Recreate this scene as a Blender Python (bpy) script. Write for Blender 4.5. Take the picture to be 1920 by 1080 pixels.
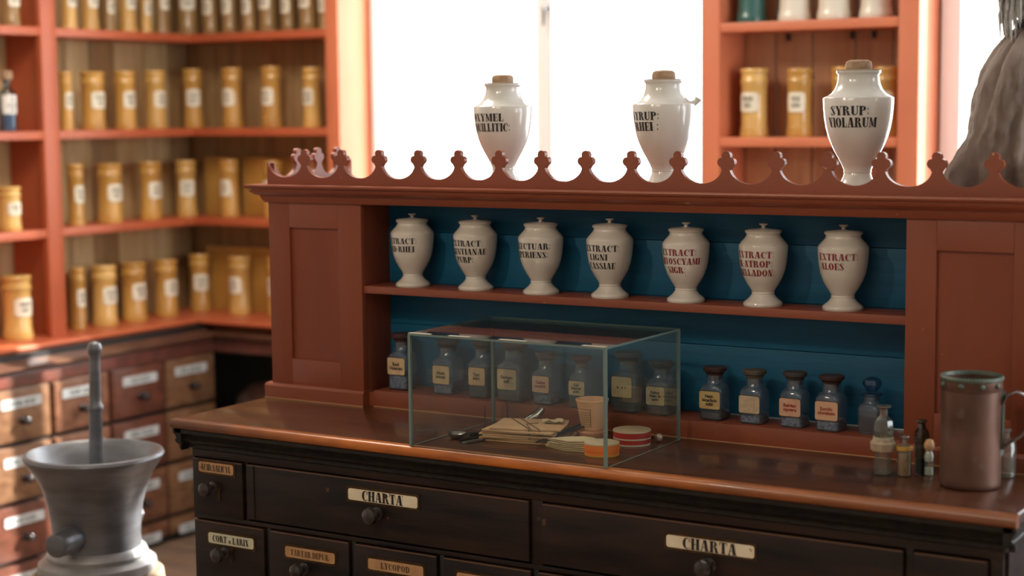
import bpy, bmesh, math, random
from mathutils import Vector, Matrix, noise
from mathutils.geometry import tessellate_polygon

random.seed(7)
PI = math.pi
scn = bpy.context.scene
for o in list(bpy.data.objects):
    bpy.data.objects.remove(o, do_unlink=True)
C = scn.collection

# ------------------------------------------------------------------ camera
cam_d = bpy.data.cameras.new('camera')
cam = bpy.data.objects.new('camera', cam_d)
C.objects.link(cam)
YAW, PITCH, ROLL = -0.55314, 0.103664, -0.0098
fwd = Vector((math.sin(YAW)*math.cos(PITCH), math.cos(YAW)*math.cos(PITCH), -math.sin(PITCH)))
rgt = Vector((math.cos(YAW), -math.sin(YAW), 0))
upv = rgt.cross(fwd)
r2 = math.cos(ROLL)*rgt + math.sin(ROLL)*upv
u2 = -math.sin(ROLL)*rgt + math.cos(ROLL)*upv
m3 = Matrix((r2, u2, -fwd)).transposed()
cam.matrix_world = Matrix.Translation((2.63476, -2.79413, 1.62)) @ m3.to_4x4()
cam_d.sensor_width = 36.0
cam_d.lens = 3174.06/1920*36
cam_d.clip_start = 0.05
cam_d.clip_end = 60
cam_d.dof.use_dof = True
cam_d.dof.focus_distance = 3.55
cam_d.dof.aperture_fstop = 2.1
scn.camera = cam

# ------------------------------------------------------------------ world, lights, exposure
w = bpy.data.worlds.new('sky')
scn.world = w
w.use_nodes = True
bg = w.node_tree.nodes['Background']
bg.inputs[0].default_value = (0.93, 0.96, 1.0, 1)
bg.inputs[1].default_value = 9.0

def light(name, kind, loc, target, energy, color=(1, 1, 1), size=0.5, size_y=None, portal=False):
    d = bpy.data.lights.new(name, kind)
    d.energy = energy
    d.color = color
    if kind == 'AREA':
        d.size = size
        if size_y:
            d.shape = 'RECTANGLE'
            d.size_y = size_y
        if portal:
            d.cycles.is_portal = True
    if kind == 'SUN':
        d.angle = math.radians(0.6)
    if kind == 'SPOT':
        d.shadow_soft_size = size
        d.spot_size = math.radians(60)
        d.spot_blend = 0.8
    o = bpy.data.objects.new(name, d)
    C.objects.link(o)
    o.location = loc
    v = Vector(target) - Vector(loc)
    o.rotation_euler = v.to_track_quat('-Z', 'Y').to_euler()
    return o

SUN_DIR = Vector((0.88, 1.0, 0.80))          # towards the sun
light('sun', 'SUN', SUN_DIR*6, (0, 0, 0), 24.0, (1.0, 0.95, 0.88))
light('window_portal', 'AREA', (-0.5, 2.70, 1.75), (-0.5, 0, 1.75), 1, size=1.5, size_y=1.8, portal=True)
light('window_portal', 'AREA', (1.75, 2.70, 1.75), (1.75, 0, 1.75), 1, size=1.4, size_y=1.8, portal=True)
light('window_portal', 'AREA', (3.70, 0.9, 1.70), (0, 0.9, 1.70), 1, size=1.6, size_y=1.7, portal=True)
light('ceiling_spotlight', 'SPOT', (0.30, -1.75, 2.62), (0.9, 0.3, 1.1), 46.0, (1.0, 0.80, 0.58), size=0.06)
light('fill_light', 'AREA', (1.2, -2.4, 2.86), (1.2, -2.4, 0), 20.0, (1.0, 0.86, 0.70), size=1.0)  # unseen fill light added at the front of the room
light('fill_light', 'AREA', (-.55, .75, 2.86), (-.55, .75, 0), 52.0, (1.0, 0.88, 0.74), size=1.0)  # unseen fill light added to brighten the left wall

scn.view_settings.view_transform = 'Standard'
scn.view_settings.look = 'None'
scn.view_settings.gamma = 1.0
scn.view_settings.use_curve_mapping = False
scn.view_settings.exposure = 0.0
scn.cycles.use_denoising = True
scn.cycles.max_bounces = 12
scn.cycles.diffuse_bounces = 5
scn.cycles.glossy_bounces = 5
scn.cycles.transmission_bounces = 10
scn.cycles.transparent_max_bounces = 24
scn.cycles.caustics_reflective = False
scn.cycles.caustics_refractive = False
scn.cycles.sample_clamp_indirect = 4.0

# ------------------------------------------------------------------ materials
MATS = {}
def mat(name, col, rough=0.5, metal=0.0, col2=None, scale=8.0, stretch=(1, 1, 1), bump=0.0, bscale=60.0,
        coat=0.0, detail=4.0, spec=0.5, contrast=(0.35, 0.65), grain=False, chips=None):
    if name in MATS:
        return MATS[name]
    m = bpy.data.materials.new(name)
    m.use_nodes = True
    nt = m.node_tree
    b = nt.nodes['Principled BSDF']
    b.inputs['Base Color'].default_value = (*col, 1)
    b.inputs['Roughness'].default_value = rough
    b.inputs['Metallic'].default_value = metal
    b.inputs['Specular IOR Level'].default_value = spec
    if coat:
        b.inputs['Coat Weight'].default_value = coat
        b.inputs['Coat Roughness'].default_value = 0.08
    tc = nt.nodes.new('ShaderNodeTexCoord')
    mp = nt.nodes.new('ShaderNodeMapping')
    mp.inputs['Scale'].default_value = stretch
    geo = nt.nodes.new('ShaderNodeNewGeometry')
    nt.links.new(geo.outputs['Position'], mp.inputs['Vector'])
    last = None
    if col2 is not None:
        nz = nt.nodes.new('ShaderNodeTexNoise')
        nz.inputs['Scale'].default_value = scale
        nz.inputs['Detail'].default_value = detail
        nz.inputs['Distortion'].default_value = 0.6 if grain else 0.0
        nt.links.new(mp.outputs[0], nz.inputs['Vector'])
        rp = nt.nodes.new('ShaderNodeValToRGB')
        rp.color_ramp.elements[0].position = contrast[0]
        rp.color_ramp.elements[1].position = contrast[1]
        rp.color_ramp.elements[0].color = (*col, 1)
        rp.color_ramp.elements[1].color = (*col2, 1)
        nt.links.new(nz.outputs[0], rp.inputs[0])
        last = rp.outputs[0]
    if chips is not None:
        n2 = nt.nodes.new('ShaderNodeTexNoise')
        n2.inputs['Scale'].default_value = chips[1]
        n2.inputs['Detail'].default_value = 6
        nt.links.new(geo.outputs['Position'], n2.inputs['Vector'])
        r2_ = nt.nodes.new('ShaderNodeValToRGB')
        r2_.color_ramp.elements[0].position = chips[2]
        r2_.color_ramp.elements[1].position = chips[2]+0.02
        mx = nt.nodes.new('ShaderNodeMixRGB')
        nt.links.new(n2.outputs[0], r2_.inputs[0])
        nt.links.new(r2_.outputs[0], mx.inputs[0])
        if last is not None:
            nt.links.new(last, mx.inputs[1])
        else:
            mx.inputs[1].default_value = (*col, 1)
        mx.inputs[2].default_value = (*chips[0], 1)
        last = mx.outputs[0]
    if last is not None:
        nt.links.new(last, b.inputs['Base Color'])
    if bump:
        nb = nt.nodes.new('ShaderNodeTexNoise')
        nb.inputs['Scale'].default_value = bscale
        nb.inputs['Detail'].default_value = 5
        nt.links.new(mp.outputs[0], nb.inputs['Vector'])
        bp = nt.nodes.new('ShaderNodeBump')
        bp.inputs['Strength'].default_value = bump
        bp.inputs['Distance'].default_value = 0.004
        nt.links.new(nb.outputs[0], bp.inputs['Height'])
        nt.links.new(bp.outputs[0], b.inputs['Normal'])
    MATS[name] = m
    return m

def glass(name, tint=(0.9, 0.95, 0.95), refl=0.06, edge=0.55, rough=0.03, edge_tint=(0.35, 0.45, 0.45), diffuse_mix=0.0, diffuse_col=(.3, .34, .4)):
    """clear blown or plate glass: see-through, Fresnel reflection, darker where it turns edge-on"""
    if name in MATS:
        return MATS[name]
    m = bpy.data.materials.new(name)
    m.use_nodes = True
    nt = m.node_tree
    nt.nodes.clear()
    out = nt.nodes.new('ShaderNodeOutputMaterial')
    lw = nt.nodes.new('ShaderNodeLayerWeight')
    lw.inputs['Blend'].default_value = edge
    mixc = nt.nodes.new('ShaderNodeMixRGB')
    mixc.inputs[1].default_value = (*tint, 1)
    mixc.inputs[2].default_value = (*edge_tint, 1)
    nt.links.new(lw.outputs['Facing'], mixc.inputs[0])
    tr = nt.nodes.new('ShaderNodeBsdfTransparent')
    nt.links.new(mixc.outputs[0], tr.inputs[0])
    gl = nt.nodes.new('ShaderNodeBsdfGlossy')
    gl.inputs['Roughness'].default_value = rough
    lf = nt.nodes.new('ShaderNodeLayerWeight')
    lf.inputs['Blend'].default_value = 0.5
    pw = nt.nodes.new('ShaderNodeMath')
    pw.operation = 'POWER'
    pw.inputs[1].default_value = 4.0
    nt.links.new(lf.outputs['Facing'], pw.inputs[0])
    add = nt.nodes.new('ShaderNodeMath')
    add.operation = 'MULTIPLY_ADD'
    add.use_clamp = True
    add.inputs[1].default_value = 0.9
    add.inputs[2].default_value = 0.035+refl
    nt.links.new(pw.outputs[0], add.inputs[0])
    mx = nt.nodes.new('ShaderNodeMixShader')
    nt.links.new(add.outputs[0], mx.inputs[0])
    nt.links.new(tr.outputs[0], mx.inputs[1])
    nt.links.new(gl.outputs[0], mx.inputs[2])
    last = mx
    if diffuse_mix:  # diffuse share mixed in evenly to lighten dark glass
        df = nt.nodes.new('ShaderNodeBsdfDiffuse')
        df.inputs[0].default_value = (*diffuse_col, 1)
        m2 = nt.nodes.new('ShaderNodeMixShader')
        m2.inputs[0].default_value = diffuse_mix
        nt.links.new(mx.outputs[0], m2.inputs[1])
        nt.links.new(df.outputs[0], m2.inputs[2])
        last = m2
    nt.links.new(last.outputs[0], out.inputs[0])
    MATS[name] = m
    return m

def sheer(name):
    m = bpy.data.materials.new(name); m.use_nodes = True
    nt = m.node_tree; nt.nodes.clear()
    out = nt.nodes.new('ShaderNodeOutputMaterial')
    tl = nt.nodes.new('ShaderNodeBsdfTranslucent'); tl.inputs[0].default_value = (.95, .93, .88, 1)
    df = nt.nodes.new('ShaderNodeBsdfDiffuse'); df.inputs[0].default_value = (.92, .90, .86, 1)
    tr = nt.nodes.new('ShaderNodeBsdfTransparent')
    a = nt.nodes.new('ShaderNodeMixShader'); a.inputs[0].default_value = .35
    b = nt.nodes.new('ShaderNodeMixShader'); b.inputs[0].default_value = .12
    nt.links.new(tl.outputs[0], a.inputs[1]); nt.links.new(df.outputs[0], a.inputs[2])
    nt.links.new(a.outputs[0], b.inputs[1]); nt.links.new(tr.outputs[0], b.inputs[2])
    nt.links.new(b.outputs[0], out.inputs[0])
    return m
SHEER = sheer('white_sheer_cloth')

RED = mat('desk_red_paint', (0.225, 0.056, 0.024), 0.45, spec=.35, col2=(0.19, 0.046, 0.021), scale=3, stretch=(3, 3, .6), bump=.05, bscale=30, chips=((0.42, 0.22, 0.10), 38, 0.74))
RED_H = mat('desk_red_paint_long', (0.25, 0.062, 0.026), 0.40, col2=(0.205, 0.050, 0.022), scale=3, stretch=(.6, 3, 3), bump=.05, bscale=30, chips=((0.50, 0.28, 0.13), 42, 0.72))
BARE = mat('bare_edge_wood', (0.48, 0.27, 0.12), 0.6)
BLUE = mat('niche_blue_paint', (0.008, 0.105, 0.200), 0.5, spec=.3, col2=(0.006, 0.080, 0.160), scale=5, stretch=(.5, 2, 6), bump=.10, bscale=40, chips=((0.10, 0.14, 0.12), 50, 0.76))
ORANGE = mat('shelf_red_paint', (0.48, 0.115, 0.046), 0.40, col2=(0.42, 0.096, 0.040), scale=4, bump=.03)
ORANGE2 = mat('shelf_salmon_paint', (0.64, 0.195, 0.092), 0.42, col2=(0.58, 0.17, 0.082), scale=4, bump=.03)
GLAZE = mat('white_glaze', (0.60, 0.56, 0.50), 0.2, col2=(0.54, 0.50, 0.43), scale=14, coat=0.6, chips=((0.42, 0.33, 0.24), 90, 0.77))
GLAZE_G = mat('cool_white_glaze', (0.66, 0.66, 0.62), 0.2, col2=(0.60, 0.60, 0.56), scale=9, coat=0.6)
GLAZE_RIM = mat('worn_glaze_rim', (0.28, 0.20, 0.13), 0.5)
INK_K = mat('black_lettering', (0.012, 0.011, 0.012), 0.35)
INK_R = mat('dark_red_lettering', (0.19, 0.014, 0.016), 0.35)
CORK = mat('cork', (0.40, 0.27, 0.17), 0.8, col2=(0.30, 0.19, 0.11), scale=80, bump=.4, bscale=150)
TOPWOOD = mat('counter_top_wood', (0.080, 0.028, 0.012), 0.26, col2=(0.038, 0.015, 0.008), scale=5, stretch=(.8, 9, 9), bump=.06, bscale=20, grain=True, contrast=(.3, .7), coat=.25)
NOSE = mat('front_edge_wood', (0.50, 0.150, 0.022), 0.30, col2=(0.30, 0.085, 0.016), scale=14, stretch=(.6, 3, 3), bump=.05, coat=.2)
DARK = mat('black_brown_stain', (0.0065, 0.0045, 0.0045), 0.42, spec=.28, col2=(0.026, 0.013, 0.009), scale=6, stretch=(.8, 3, 5), bump=.12, bscale=30, chips=((0.07, 0.035, 0.02), 24, 0.73))
DARKER = mat('dark_carcass', (0.006, 0.005, 0.005), 0.5)
MOULD = mat('black_moulding', (0.005, 0.0045, 0.005), 0.45, spec=.3, col2=(0.016, 0.012, 0.008), scale=50, bump=.4, bscale=80)
WORN = mat('worn_brown_edge', (0.10, 0.05, 0.028), 0.45)
PLATE = mat('enamel_label_plate', (0.62, 0.52, 0.36), 0.35, col2=(0.70, 0.64, 0.48), scale=22, chips=((0.12, 0.055, 0.02), 36, 0.63))
PLATE_O = mat('aged_paper_label', (0.36, 0.19, 0.085), 0.6, col2=(0.45, 0.26, 0.12), scale=30, chips=((0.06, 0.03, 0.015), 40, 0.66))
KNOB = mat('dark_knob', (0.018, 0.014, 0.014), 0.22, col2=(0.04, 0.03, 0.03), scale=30)
BRASS = mat('tarnished_brass', (0.10, 0.055, 0.022), 0.45, 0.8, col2=(0.05, 0.03, 0.015), scale=40)
OCHRE = mat('ochre_turned_wood', (0.60, 0.335, 0.080), 0.28, col2=(0.42, 0.215, 0.048), scale=9, stretch=(1, 1, .3), coat=.4)
OCHRE2 = mat('pale_ochre_wood', (0.68, 0.42, 0.125), 0.30, col2=(0.48, 0.275, 0.075), scale=9, stretch=(1, 1, .3), coat=.35)
OCHRE3 = mat('olive_ochre_wood', (0.33, 0.20, 0.075), 0.34, col2=(0.25, 0.15, 0.055), scale=9, stretch=(1, 1, .3), coat=.3)
CREAM = mat('cream_paper', (0.80, 0.76, 0.62), 0.55, col2=(0.72, 0.66, 0.5), scale=30)
KRAFTL = mat('tan_paper_label', (0.55, 0.40, 0.23), 0.6, col2=(0.46, 0.32, 0.17), scale=50, chips=((0.25, 0.15, 0.07), 60, 0.70))
REDL = mat('pinkish_paper_label', (0.58, 0.36, 0.24), 0.6, col2=(0.50, 0.29, 0.19), scale=50)
FRAME_BLK = mat('label_border', (0.03, 0.018, 0.012), 0.5)
GREYTXT = mat('faded_ink', (0.10, 0.10, 0.09), 0.6)
BACKW = mat('pine_back_boards', (0.40, 0.26, 0.115), 0.6, col2=(0.27, 0.165, 0.07), scale=7, stretch=(6, 6, .5), bump=.08, grain=True)
BACKP = mat('pale_back_boards', (0.66, 0.50, 0.26), 0.6, col2=(0.47, 0.33, 0.15), scale=5, stretch=(6, 6, .5), bump=.08, grain=True)
PINE = mat('orange_pine_boards', (0.52, 0.26, 0.125), 0.5, col2=(0.40, 0.18, 0.085), scale=6, stretch=(8, 8, .5), bump=.08, grain=True, chips=((0.07, 0.02, 0.01), 9, 0.80))
DRAWER_W = mat('drawer_brown_wood', (0.19, 0.085, 0.048), 0.30, col2=(0.11, 0.047, 0.027), scale=9, stretch=(1, 2, 4), bump=.08, grain=True, coat=.25)
DRAWER_W2 = mat('drawer_tan_wood', (0.20, 0.105, 0.055), 0.32, col2=(0.13, 0.062, 0.032), scale=9, stretch=(1, 2, 4), bump=.08, grain=True, coat=.25)
DRAWER_W3 = mat('drawer_red_wood', (0.15, 0.052, 0.032), 0.30, col2=(0.09, 0.032, 0.02), scale=9, stretch=(1, 2, 4), bump=.08, grain=True, coat=.25)
BASEW = mat('base_moulding_wood', (0.13, 0.060, 0.032), 0.30, col2=(0.085, 0.035, 0.022), scale=12, stretch=(1, 1, 3), coat=.3, bump=.06)
BASE_R = mat('reddish_frieze_wood', (0.17, 0.05, 0.035), 0.34, col2=(0.10, 0.04, 0.03), scale=18, coat=.25)
BRONZE = mat('grey_bronze', (0.20, 0.21, 0.235), 0.38, 0.5, col2=(0.145, 0.148, 0.155), scale=10, stretch=(1, 1, 4), bump=.12, bscale=60)
STUMP = mat('pale_wood_stump', (0.40, 0.30, 0.20), 0.7, col2=(0.30, 0.21, 0.13), scale=12, bump=.3)
COPPER = mat('dull_copper', (0.155, 0.075, 0.052), 0.45, 0.5, col2=(0.085, 0.045, 0.032), scale=9, bump=.25, bscale=14, chips=((0.13, 0.085, 0.065), 30, 0.66))
VERD = mat('verdigris_rim', (0.12, 0.13, 0.105), 0.5, 0.5, col2=(0.07, 0.11, 0.09), scale=50, bump=.3, bscale=90)
DRIFT = mat('weathered_driftwood', (0.29, 0.235, 0.205), 0.75, col2=(0.13, 0.095, 0.075), scale=14, stretch=(1.5, 1.5, .6), bump=1.0, bscale=26, contrast=(.38, .68))
HAIR = mat('grey_hair', (0.60, 0.60, 0.58), 0.7, col2=(0.30, 0.30, 0.30), scale=60)
WALL = mat('white_wall', (0.80, 0.77, 0.72), 0.8, bump=.03)
DADO = mat('grey_blue_dado', (0.28, 0.32, 0.38), 0.6)
CEIL = mat('white_ceiling', (0.78, 0.76, 0.72), 0.85)
WOODF = mat('floor_boards', (0.23, 0.15, 0.10), 0.5, col2=(0.16, 0.10, 0.07), scale=5, stretch=(.6, 6, 1), grain=True)
WHITEP = mat('white_window_paint', (0.93, 0.92, 0.90), 0.45)
BLACKM = mat('black_iron', (0.02, 0.02, 0.02), 0.35, 0.6)
STEEL = mat('dull_steel', (0.32, 0.31, 0.29), 0.3, 0.9, col2=(0.18, 0.17, 0.15), scale=40)
KRAFT = mat('kraft_paper', (0.47, 0.29, 0.145), 0.7, col2=(0.38, 0.22, 0.10), scale=18, bump=.2, bscale=40)
PAPERS = mat('old_folded_paper', (0.52, 0.41, 0.24), 0.7, col2=(0.42, 0.32, 0.17), scale=30, bump=.2, bscale=60)
STRING = mat('dark_string', (0.10, 0.055, 0.03), 0.8)
BLACKT = mat('blackened_metal', (0.018, 0.016, 0.016), 0.3, 0.6)
CUPP = mat('waxed_paper_cup', (0.58, 0.33, 0.17), 0.45, col2=(0.52, 0.29, 0.15), scale=20)
PILLT = mat('pillbox_lid_paper', (0.42, 0.33, 0.20), 0.6, col2=(0.35, 0.27, 0.16), scale=40)
PILLW = mat('pillbox_cream_band', (0.62, 0.52, 0.40), 0.55)
PILLO = mat('pillbox_orange_band', (0.75, 0.17, 0.015), 0.5)
PILLR = mat('pillbox_red_band', (0.42, 0.025, 0.02), 0.5)
PINK = mat('pearly_bead', (0.55, 0.42, 0.36), 0.15, 0.5)
GREENJ = mat('green_glaze', (0.02, 0.10, 0.085), 0.3, coat=.4)
CREAMJ = mat('cream_glaze', (0.72, 0.68, 0.56), 0.3, coat=.4)
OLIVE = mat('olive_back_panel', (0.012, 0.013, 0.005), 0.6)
DKWOOD = mat('dark_leather', (0.022, 0.010, 0.007), 0.3)
STOPR = mat('dusty_stopper', (0.055, 0.045, 0.038), 0.55, col2=(0.035, 0.03, 0.028), scale=60)
STOPR2 = mat('dark_red_stopper', (0.045, 0.016, 0.014), 0.5)
STOPR3 = mat('olive_stopper', (0.085, 0.07, 0.045), 0.6)
SALT = mat('orange_powder', (0.42, 0.20, 0.08), 0.9, col2=(0.30, 0.14, 0.06), scale=120)
DKLIQ = mat('dark_brown_liquid', (0.018, 0.008, 0.006), 0.15)
BLPOW = mat('slate_crystals', (0.30, 0.36, 0.46), 0.3, col2=(0.10, 0.13, 0.19), scale=160, bump=.6, bscale=200)
GRPOW = mat('greenish_powder', (0.085, 0.09, 0.055), 0.8, col2=(0.06, 0.065, 0.04), scale=90)
GYPOW = mat('grey_powder', (0.13, 0.125, 0.125), 0.8, col2=(0.08, 0.085, 0.09), scale=90)
WAXY = mat('yellow_wax', (0.50, 0.28, 0.06), 0.4)
CLOTHB = mat('beige_cloth', (0.36, 0.27, 0.18), 0.8)
WHITEB = mat('white_beads', (0.62, 0.58, 0.54), 0.35)
PEACH = mat('peach_bead', (0.55, 0.33, 0.17), 0.4)
G_BOT = glass('bottle_glass', (0.90, 0.93, 0.95), 0.04, 0.4, 0.10, (0.50, 0.58, 0.64), diffuse_mix=.16, diffuse_col=(.26, .31, .38))
G_CLR = glass('clear_vial_glass', (0.90, 0.94, 0.90), 0.06, 0.5, 0.08, (0.30, 0.42, 0.33), diffuse_mix=.10, diffuse_col=(.4, .42, .36))
G_BLU = glass('blue_bottle_glass', (0.62, 0.74, 0.86), 0.04, 0.5, 0.05, (0.30, 0.40, 0.50))
G_PANE = glass('display_pane_glass', (0.965, 0.98, 0.975), 0.0, 0.2, 0.01, (0.85, 0.92, 0.90))
G_WIN = glass('window_glass', (0.97, 0.98, 0.98), 0.0, 0.2, 0.01, (0.95, 0.97, 0.97))
G_EDGE = mat('green_glass_edge', (0.13, 0.185, 0.165), 0.25)

# counter's front edge coloured by position: orange along the middle, brown towards both ends
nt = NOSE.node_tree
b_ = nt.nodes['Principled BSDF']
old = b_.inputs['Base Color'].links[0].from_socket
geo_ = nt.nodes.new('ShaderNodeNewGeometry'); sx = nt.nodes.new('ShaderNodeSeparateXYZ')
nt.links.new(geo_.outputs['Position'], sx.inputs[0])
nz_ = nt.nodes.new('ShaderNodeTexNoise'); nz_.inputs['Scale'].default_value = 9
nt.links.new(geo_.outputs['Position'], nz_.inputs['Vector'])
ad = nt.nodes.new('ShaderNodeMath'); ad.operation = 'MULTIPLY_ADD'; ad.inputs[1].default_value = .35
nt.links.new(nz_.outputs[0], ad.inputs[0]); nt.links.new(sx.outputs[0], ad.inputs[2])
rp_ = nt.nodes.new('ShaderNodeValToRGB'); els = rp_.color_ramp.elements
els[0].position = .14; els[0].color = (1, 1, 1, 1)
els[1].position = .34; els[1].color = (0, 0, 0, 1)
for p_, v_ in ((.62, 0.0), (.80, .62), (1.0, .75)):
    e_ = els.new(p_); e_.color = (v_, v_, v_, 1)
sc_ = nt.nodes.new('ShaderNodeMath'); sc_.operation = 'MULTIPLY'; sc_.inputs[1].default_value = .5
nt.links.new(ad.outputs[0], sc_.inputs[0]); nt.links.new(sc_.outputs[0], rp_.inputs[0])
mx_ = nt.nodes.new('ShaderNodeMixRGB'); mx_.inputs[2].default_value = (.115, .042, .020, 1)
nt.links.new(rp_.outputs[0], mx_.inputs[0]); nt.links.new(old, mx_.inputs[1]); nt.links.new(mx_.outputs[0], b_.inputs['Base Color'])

# ------------------------------------------------------------------ mesh helpers
class MB:
    def __init__(s):
        s.v = []; s.f = []; s.m = []; s.mats = []
    def mi(s, m):
        if m is None:
            return 0
        if m not in s.mats:
            s.mats.append(m)
        return s.mats.index(m)
    def add(s, vs, fs, m=None):
        k = len(s.v); i = s.mi(m)
        s.v += [tuple(p) for p in vs]
        for f in fs:
            s.f.append(tuple(a+k for a in f)); s.m.append(i)
    def box(s, x0, x1, y0, y1, z0, z1, m=None, c=0.0):
        if x1 < x0: x0, x1 = x1, x0
        if y1 < y0: y0, y1 = y1, y0
        if z1 < z0: z0, z1 = z1, z0
        if c <= 0:
            vs = [(x, y, z) for x in (x0, x1) for y in (y0, y1) for z in (z0, z1)]
            fs = [(0, 1, 3, 2), (4, 6, 7, 5), (0, 4, 5, 1), (2, 3, 7, 6), (0, 2, 6, 4), (1, 5, 7, 3)]
            s.add(vs, fs, m); return
        bm = bmesh.new()
        bmesh.ops.create_cube(bm, size=1)
        for v in bm.verts:
            v.co = ((x0+x1)/2+v.co.x*(x1-x0), (y0+y1)/2+v.co.y*(y1-y0), (z0+z1)/2+v.co.z*(z1-z0))
        c = min(c, (x1-x0)*.45, (y1-y0)*.45, (z1-z0)*.45)
        bmesh.ops.bevel(bm, geom=list(bm.edges), offset=c, segments=2, affect='EDGES', profile=.6)
        s.addbm(bm, m)
    def addbm(s, bm, m=None, mw=None):
        bm.verts.ensure_lookup_table()
        vs = [(mw @ v.co if mw else v.co.copy()) for v in bm.verts]
        bm.verts.index_update()
        s.add(vs, [tuple(v.index for v in f.verts) for f in bm.faces], m)
        bm.free()
    def lathe(s, prof, n=32, c=(0, 0, 0), m=None, a0=0.0, a1=2*PI, wob=None):
        full = abs(a1-a0-2*PI) < 1e-6
        k = n if full else n+1
        vs = []; fs = []; rings = []
        for (r, z) in prof:
            if r <= 1e-7:
                rings.append([len(vs)]*k); vs.append((c[0], c[1], c[2]+z)); continue
            ids = []
            for i in range(k):
                a = a0+(a1-a0)*i/n
                q = wob(a, z) if wob else 1.0
                ids.append(len(vs)); vs.append((c[0]+r*q*math.cos(a), c[1]+r*q*math.sin(a), c[2]+z))
            rings.append(ids)
        for j in range(len(prof)-1):
            A, B = rings[j], rings[j+1]
            for i in range(k if full else k-1):
                i2 = (i+1) % k
                q = [A[i], A[i2], B[i2], B[i]]
                q2 = []
                for x in q:
                    if x not in q2: q2.append(x)
                if len(q2) > 2: fs.append(tuple(q2))
        s.add(vs, fs, m)
    def tube(s, pts, r, n=8, m=None, flat=1.0):
        pts = [Vector(p) for p in pts]
        rs = r if isinstance(r, (list, tuple)) else [r]*len(pts)
        vs = []; fs = []; up = None
        for i, p in enumerate(pts):
            t = (pts[min(i+1, len(pts)-1)]-pts[max(i-1, 0)]).normalized()
            if up is None:
                up = Vector((0, 0, 1)) if abs(t.z) < .9 else Vector((1, 0, 0))
            a = t.cross(up).normalized(); b = a.cross(t).normalized(); up = b
            for k in range(n):
                q = 2*PI*k/n
                vs.append(p+a*rs[i]*math.cos(q)+b*rs[i]*flat*math.sin(q))
        for i in range(len(pts)-1):
            for k in range(n):
                k2 = (k+1) % n
                fs.append((i*n+k, i*n+k2, (i+1)*n+k2, (i+1)*n+k))
        fs.append(tuple(range(n-1, -1, -1))); fs.append(tuple((len(pts)-1)*n+k for k in range(n)))
        s.add(vs, fs, m)
    def prism(s, poly, d0, d1, axes='xz', m=None):
        """extrude a 2-D outline; axes names the outline's plane, the depth runs along the third axis"""
        def P(a, b, d):
            if axes == 'xz': return (a, d, b)
            if axes == 'yz': return (d, a, b)
            return (a, b, d)
        n = len(poly)
        bm = bmesh.new()
        va = [bm.verts.new(P(a, b, d0)) for a, b in poly]
        vb = [bm.verts.new(P(a, b, d1)) for a, b in poly]
        tess = tessellate_polygon([[Vector((a, b, 0)) for a, b in poly]])
        for (i, j, k) in tess:
            bm.faces.new((va[i], va[j], va[k])); bm.faces.new((vb[k], vb[j], vb[i]))
        for i in range(n):
            j = (i+1) % n
            bm.faces.new((va[i], vb[i], vb[j], va[j]))
        bmesh.ops.recalc_face_normals(bm, faces=bm.faces)
        s.addbm(bm, m)
    def mesh(s, name, default=None, smooth=True, angle=35):
        me = bpy.data.meshes.new(name)
        if not s.mats:
            s.mats = [default]
        elif s.mats[0] is None:
            s.mats[0] = default
        me.from_pydata(s.v, [], s.f)
        for m in s.mats: me.materials.append(m)
        me.polygons.foreach_set('material_index', s.m)
        me.update()
        bm = bmesh.new(); bm.from_mesh(me)
        bmesh.ops.recalc_face_normals(bm, faces=bm.faces)
        bm.to_mesh(me); bm.free()
        if smooth:
            me.polygons.foreach_set('use_smooth', [True]*len(me.polygons))
            me.set_sharp_from_angle(angle=math.radians(angle))
        return me

def link(name, me, parent=None, loc=None, rotz=0.0):
    o = bpy.data.objects.new(name, me)
    C.objects.link(o)
    if parent is not None: o.parent = parent
    if loc is not None: o.location = loc
    if rotz: o.rotation_euler = (0, 0, rotz)
    return o

def part(name, mb, m, parent, label=None, smooth=True, angle=35):
    o = link(name, mb.mesh(name, m, smooth, angle), parent)
    if label: o['label'] = label
    return o

def tag(o, label, cat, group=None):
    o['label'] = label; o['category'] = cat
    if group: o['group'] = group
    return o

def thing(name, label, cat, loc=(0, 0, 0), rotz=0.0, group=None):
    o = link(name, None, None, loc, rotz)
    return tag(o, label, cat, group)

def struct(name, mb, m, parent=None, label=None):
    o = link(name, mb.mesh(name, m), parent)
    if parent is None: o['kind'] = 'structure'
    if label: o['label'] = label
    return o

def dup(root, loc, rotz, label, group=None, scale=None):
    r = root.copy(); C.objects.link(r); r.location = loc; r.rotation_euler = (0, 0, rotz)
    r['label'] = label
    if scale: r.scale = scale
    if group: r['group'] = group
    for ch in list(root.children):
        c = ch.copy(); C.objects.link(c); c.parent = r
        for g in list(ch.children):
            d = g.copy(); C.objects.link(d); d.parent = c
    return r

# ------------------------------------------------------------------ stencil Didone lettering (quads in unit em: height 1)
T, TH = 0.27, 0.075
def q(x0, y0, x1, y1): return [(x0, y0), (x1, y0), (x1, y1), (x0, y1)]
def stem(x): return [q(x, 0, x+T, 1)]
def serif(x0, x1, y): return [q(x0, y, x1, y+TH)] if y < .5 else [q(x0, y-TH, x1, y)]
def diag(x0, y0, x1, y1, ww): return [[(x0, y0), (x0+ww, y0), (x1+ww, y1), (x1, y1)]]
def bowl(cx, cy, rx, ry, a0, a1, tk=T, th=TH, n=10):
    ps = []
    A = [math.radians(a0+(a1-a0)*i/n) for i in range(n+1)]
    for i in range(n):
        a, b = A[i], A[i+1]
        irx, iry = max(rx-tk, .01), ry-th
        ps.append([(cx+rx*math.cos(a), cy+ry*math.sin(a)), (cx+rx*math.cos(b), cy+ry*math.sin(b)),
                   (cx+irx*math.cos(b), cy+iry*math.sin(b)), (cx+irx*math.cos(a), cy+iry*math.sin(a))])
    return ps
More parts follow.
